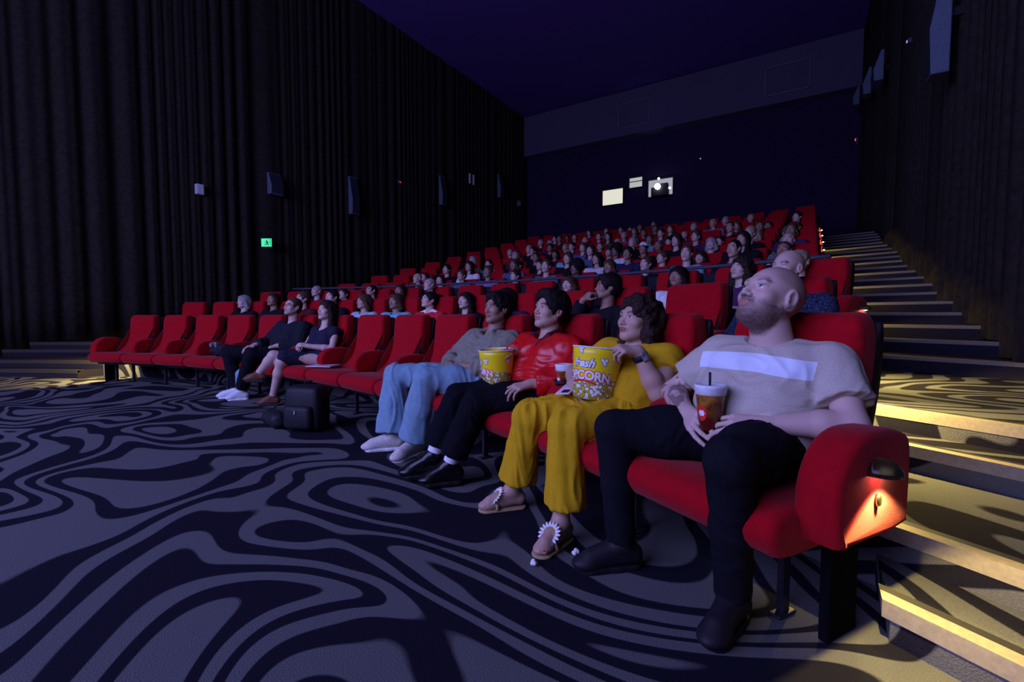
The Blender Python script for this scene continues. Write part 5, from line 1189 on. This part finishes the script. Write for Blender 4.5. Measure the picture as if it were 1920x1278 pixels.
# ------------------------------------------------------------------ wall speakers, signs, indicator lights
M_SPK = mat('speaker cabinet', (0.10, 0.13, 0.18), 0.6); M_SPG = mat('speaker grille', (0.05, 0.06, 0.09), 0.8)
def speaker(side, y, z, h, w_, label, m=None, grp='surround speakers'):
    x = XL + 0.10 if side < 0 else XR - 0.10; sx = 1 if side < 0 else -1
    e = empty('wall_speaker', (x, y, z), 0, label, 'speaker', grp); d = min(0.24, h * 0.45)
    pr = [(0.05, 0.0), (d * 0.9, 0.0), (d, h * 0.38), (d * 0.45, h), (0.05, h)]
    bm = prism([(sx * a, b) for a, b in pr], -w_ / 2, w_ / 2, 0.01, 1); mk('cabinet', bm, m or M_SPK, e)
    bm = bmesh.new(); a0, a1 = Vector((sx * (d * 0.9 + 0.006), 0, 0.02)), Vector((sx * (d + 0.006), 0, h * 0.36)); b1 = Vector((sx * (d * 0.45 + 0.008), 0, h * 0.97))
    for p0, p1 in ((a0, a1), (a1, b1)):
        vs_ = [bm.verts.new(p0 + Vector((0, s * w_ * 0.44, 0))) for s in (-1, 1)] + [bm.verts.new(p1 + Vector((0, s * w_ * 0.44, 0))) for s in (1, -1)]; bm.faces.new(vs_)
    bmesh.ops.solidify(bm, geom=bm.faces[:], thickness=0.006); mk('grille', bm, M_SPG, e)
    bm = bmesh.new(); box(bm, (sx * 0.0, 0, h * 0.5), (0.14, 0.06, 0.10)); mk('wall_bracket', bm, M_SHELL, e)
speaker(-1, 7.4, 4.25, 0.58, 0.36, 'broad wall speaker, nearest of the left wall speakers')
speaker(-1, 10.0, 4.20, 1.18, 0.30, 'tall narrow wall speaker, second along the left wall')
speaker(-1, 14.3, 5.34, 1.14, 0.30, 'tall narrow wall speaker, third along the left wall')
speaker(-1, 18.4, 6.50, 1.08, 0.30, 'tall narrow wall speaker, furthest along the left wall')
speaker(1, 7.45, 3.80, 1.38, 0.22, 'large long wall speaker, nearest on the right wall')
speaker(1, 13.8, 6.30, 0.66, 0.5, 'wall speaker on the right wall, second from the front')
speaker(1, 16.4, 7.05, 0.70, 0.34, 'narrow wall speaker, third on the right wall')
speaker(1, 20.2, 8.15, 0.60, 0.5, 'small wall speaker at the far end of the right wall')
def small_box(name, label, cat, loc, size, m, parts=None):
    e = empty(name, loc, 0, label, cat); bm = bmesh.new(); box(bm, (0, 0, 0), size, bev=0.01); mk('housing', bm, m, e)
    for nm, c, s_, mm in parts or ():
        bm = bmesh.new(); box(bm, c, s_); mk(nm, bm, mm, e)
    return e
M_PALE = mat('pale plastic box', (0.55, 0.58, 0.62), 0.6)
small_box('wall_box', 'small pale box high on the left wall nearest the screen', 'box', (XL + 0.14, 5.56, 4.0), (0.12, 0.16, 0.24), M_PALE, [('cover_plate', (0.062, 0, 0), (0.006, 0.12, 0.19), M_PALE)])
small_box('wall_light', 'small fitting with two pale bars high on the left wall', 'light', (XL + 0.16, 16.2, 6.82), (0.10, 0.30, 0.06), M_SPG, [('pale_bar', (0.06, -0.13, 0), (0.05, 0.07, 0.42), M_PALE), ('pale_bar', (0.06, 0.13, 0), (0.05, 0.07, 0.42), M_PALE)])
small_box('wall_box', 'small pale fitting high on the left wall furthest from the screen', 'box', (XL + 0.14, 20.2, 6.6), (0.12, 0.18, 0.26), M_SPK, [('cover_plate', (0.062, 0, 0), (0.006, 0.10, 0.16), M_PALE)])
small_box('wall_box', 'tiny dark box with a red light on the left wall', 'box', (XL + 0.13, 12.07, 5.74), (0.08, 0.10, 0.12), M_SPG, [('red_light', (0.045, 0, -0.02), (0.02, 0.03, 0.03), emis('red indicator', (1, 0.05, 0.03), 2.2))])
small_box('wall_box', 'tiny box with a red light at the rear right corner', 'box', (XR - 0.14, 20.6, 7.1), (0.08, 0.12, 0.24), M_SPG, [('red_light', (-0.045, -0.03, 0.06), (0.02, 0.08, 0.06), emis('red indicator', (1, 0.05, 0.03), 2.2))])
small_box('wall_box', 'tiny box with a blue light high on the right wall', 'box', (XR - 0.14, 10.3, 5.55), (0.06, 0.08, 0.08), M_SPG, [('blue_light', (-0.035, 0, 0), (0.012, 0.03, 0.03), emis('blue indicator', (0.45, 0.55, 1), 0.9))])
small_box('wall_box', 'tiny box with a blue light on the rear wall right of the projector', 'box', (-4.0, YB - 0.06, 7.65), (0.08, 0.06, 0.08), M_SPG, [('blue_light', (0, -0.035, 0), (0.04, 0.012, 0.04), emis('blue indicator', (0.45, 0.55, 1), 0.9))])
e = empty('exit_sign', (XL + 0.36, 7.04, 2.80), R_(32), 'glowing green running-figure exit sign on the left wall', 'sign')
bm = bmesh.new(); box(bm, (0, 0.02, 0.12), (0.30, 0.04, 0.24), bev=0.006); mk('sign_housing', bm, M_SHELL, e)
bm = bmesh.new(); box(bm, (0, -0.004, 0.12), (0.27, 0.008, 0.21)); mk('green_face', bm, emis('exit green', (0.06, 0.95, 0.42), 1.0), e)
bm = bmesh.new()
for c, s_, r_ in (((0.02, -0.011, 0.115), (0.035, 0.004, 0.07), 0), ((-0.02, -0.011, 0.07), (0.07, 0.004, 0.018), 0), ((0.045, -0.011, 0.065), (0.018, 0.004, 0.06), 0), ((-0.015, -0.011, 0.135), (0.06, 0.004, 0.014), 0), ((0.06, -0.011, 0.125), (0.05, 0.004, 0.014), 0), ((0.105, -0.011, 0.12), (0.010, 0.004, 0.16), 0), ((0.085, -0.011, 0.198), (0.05, 0.004, 0.010), 0)): box(bm, c, s_)
bmesh.ops.create_icosphere(bm, subdivisions=2, radius=0.018, matrix=Matrix.Translation((0.012, -0.010, 0.172)) @ Matrix.Diagonal((1, 0.2, 1, 1)))
mk('running_figure', bm, mat('sign figure', (0.02, 0.16, 0.07), 0.6), e)
bm = bmesh.new(); box(bm, (-0.17, 0.13, 0.12), (0.36, 0.04, 0.04), rz=R_(-32)); mk('wall_bracket', bm, M_SHELL, e)
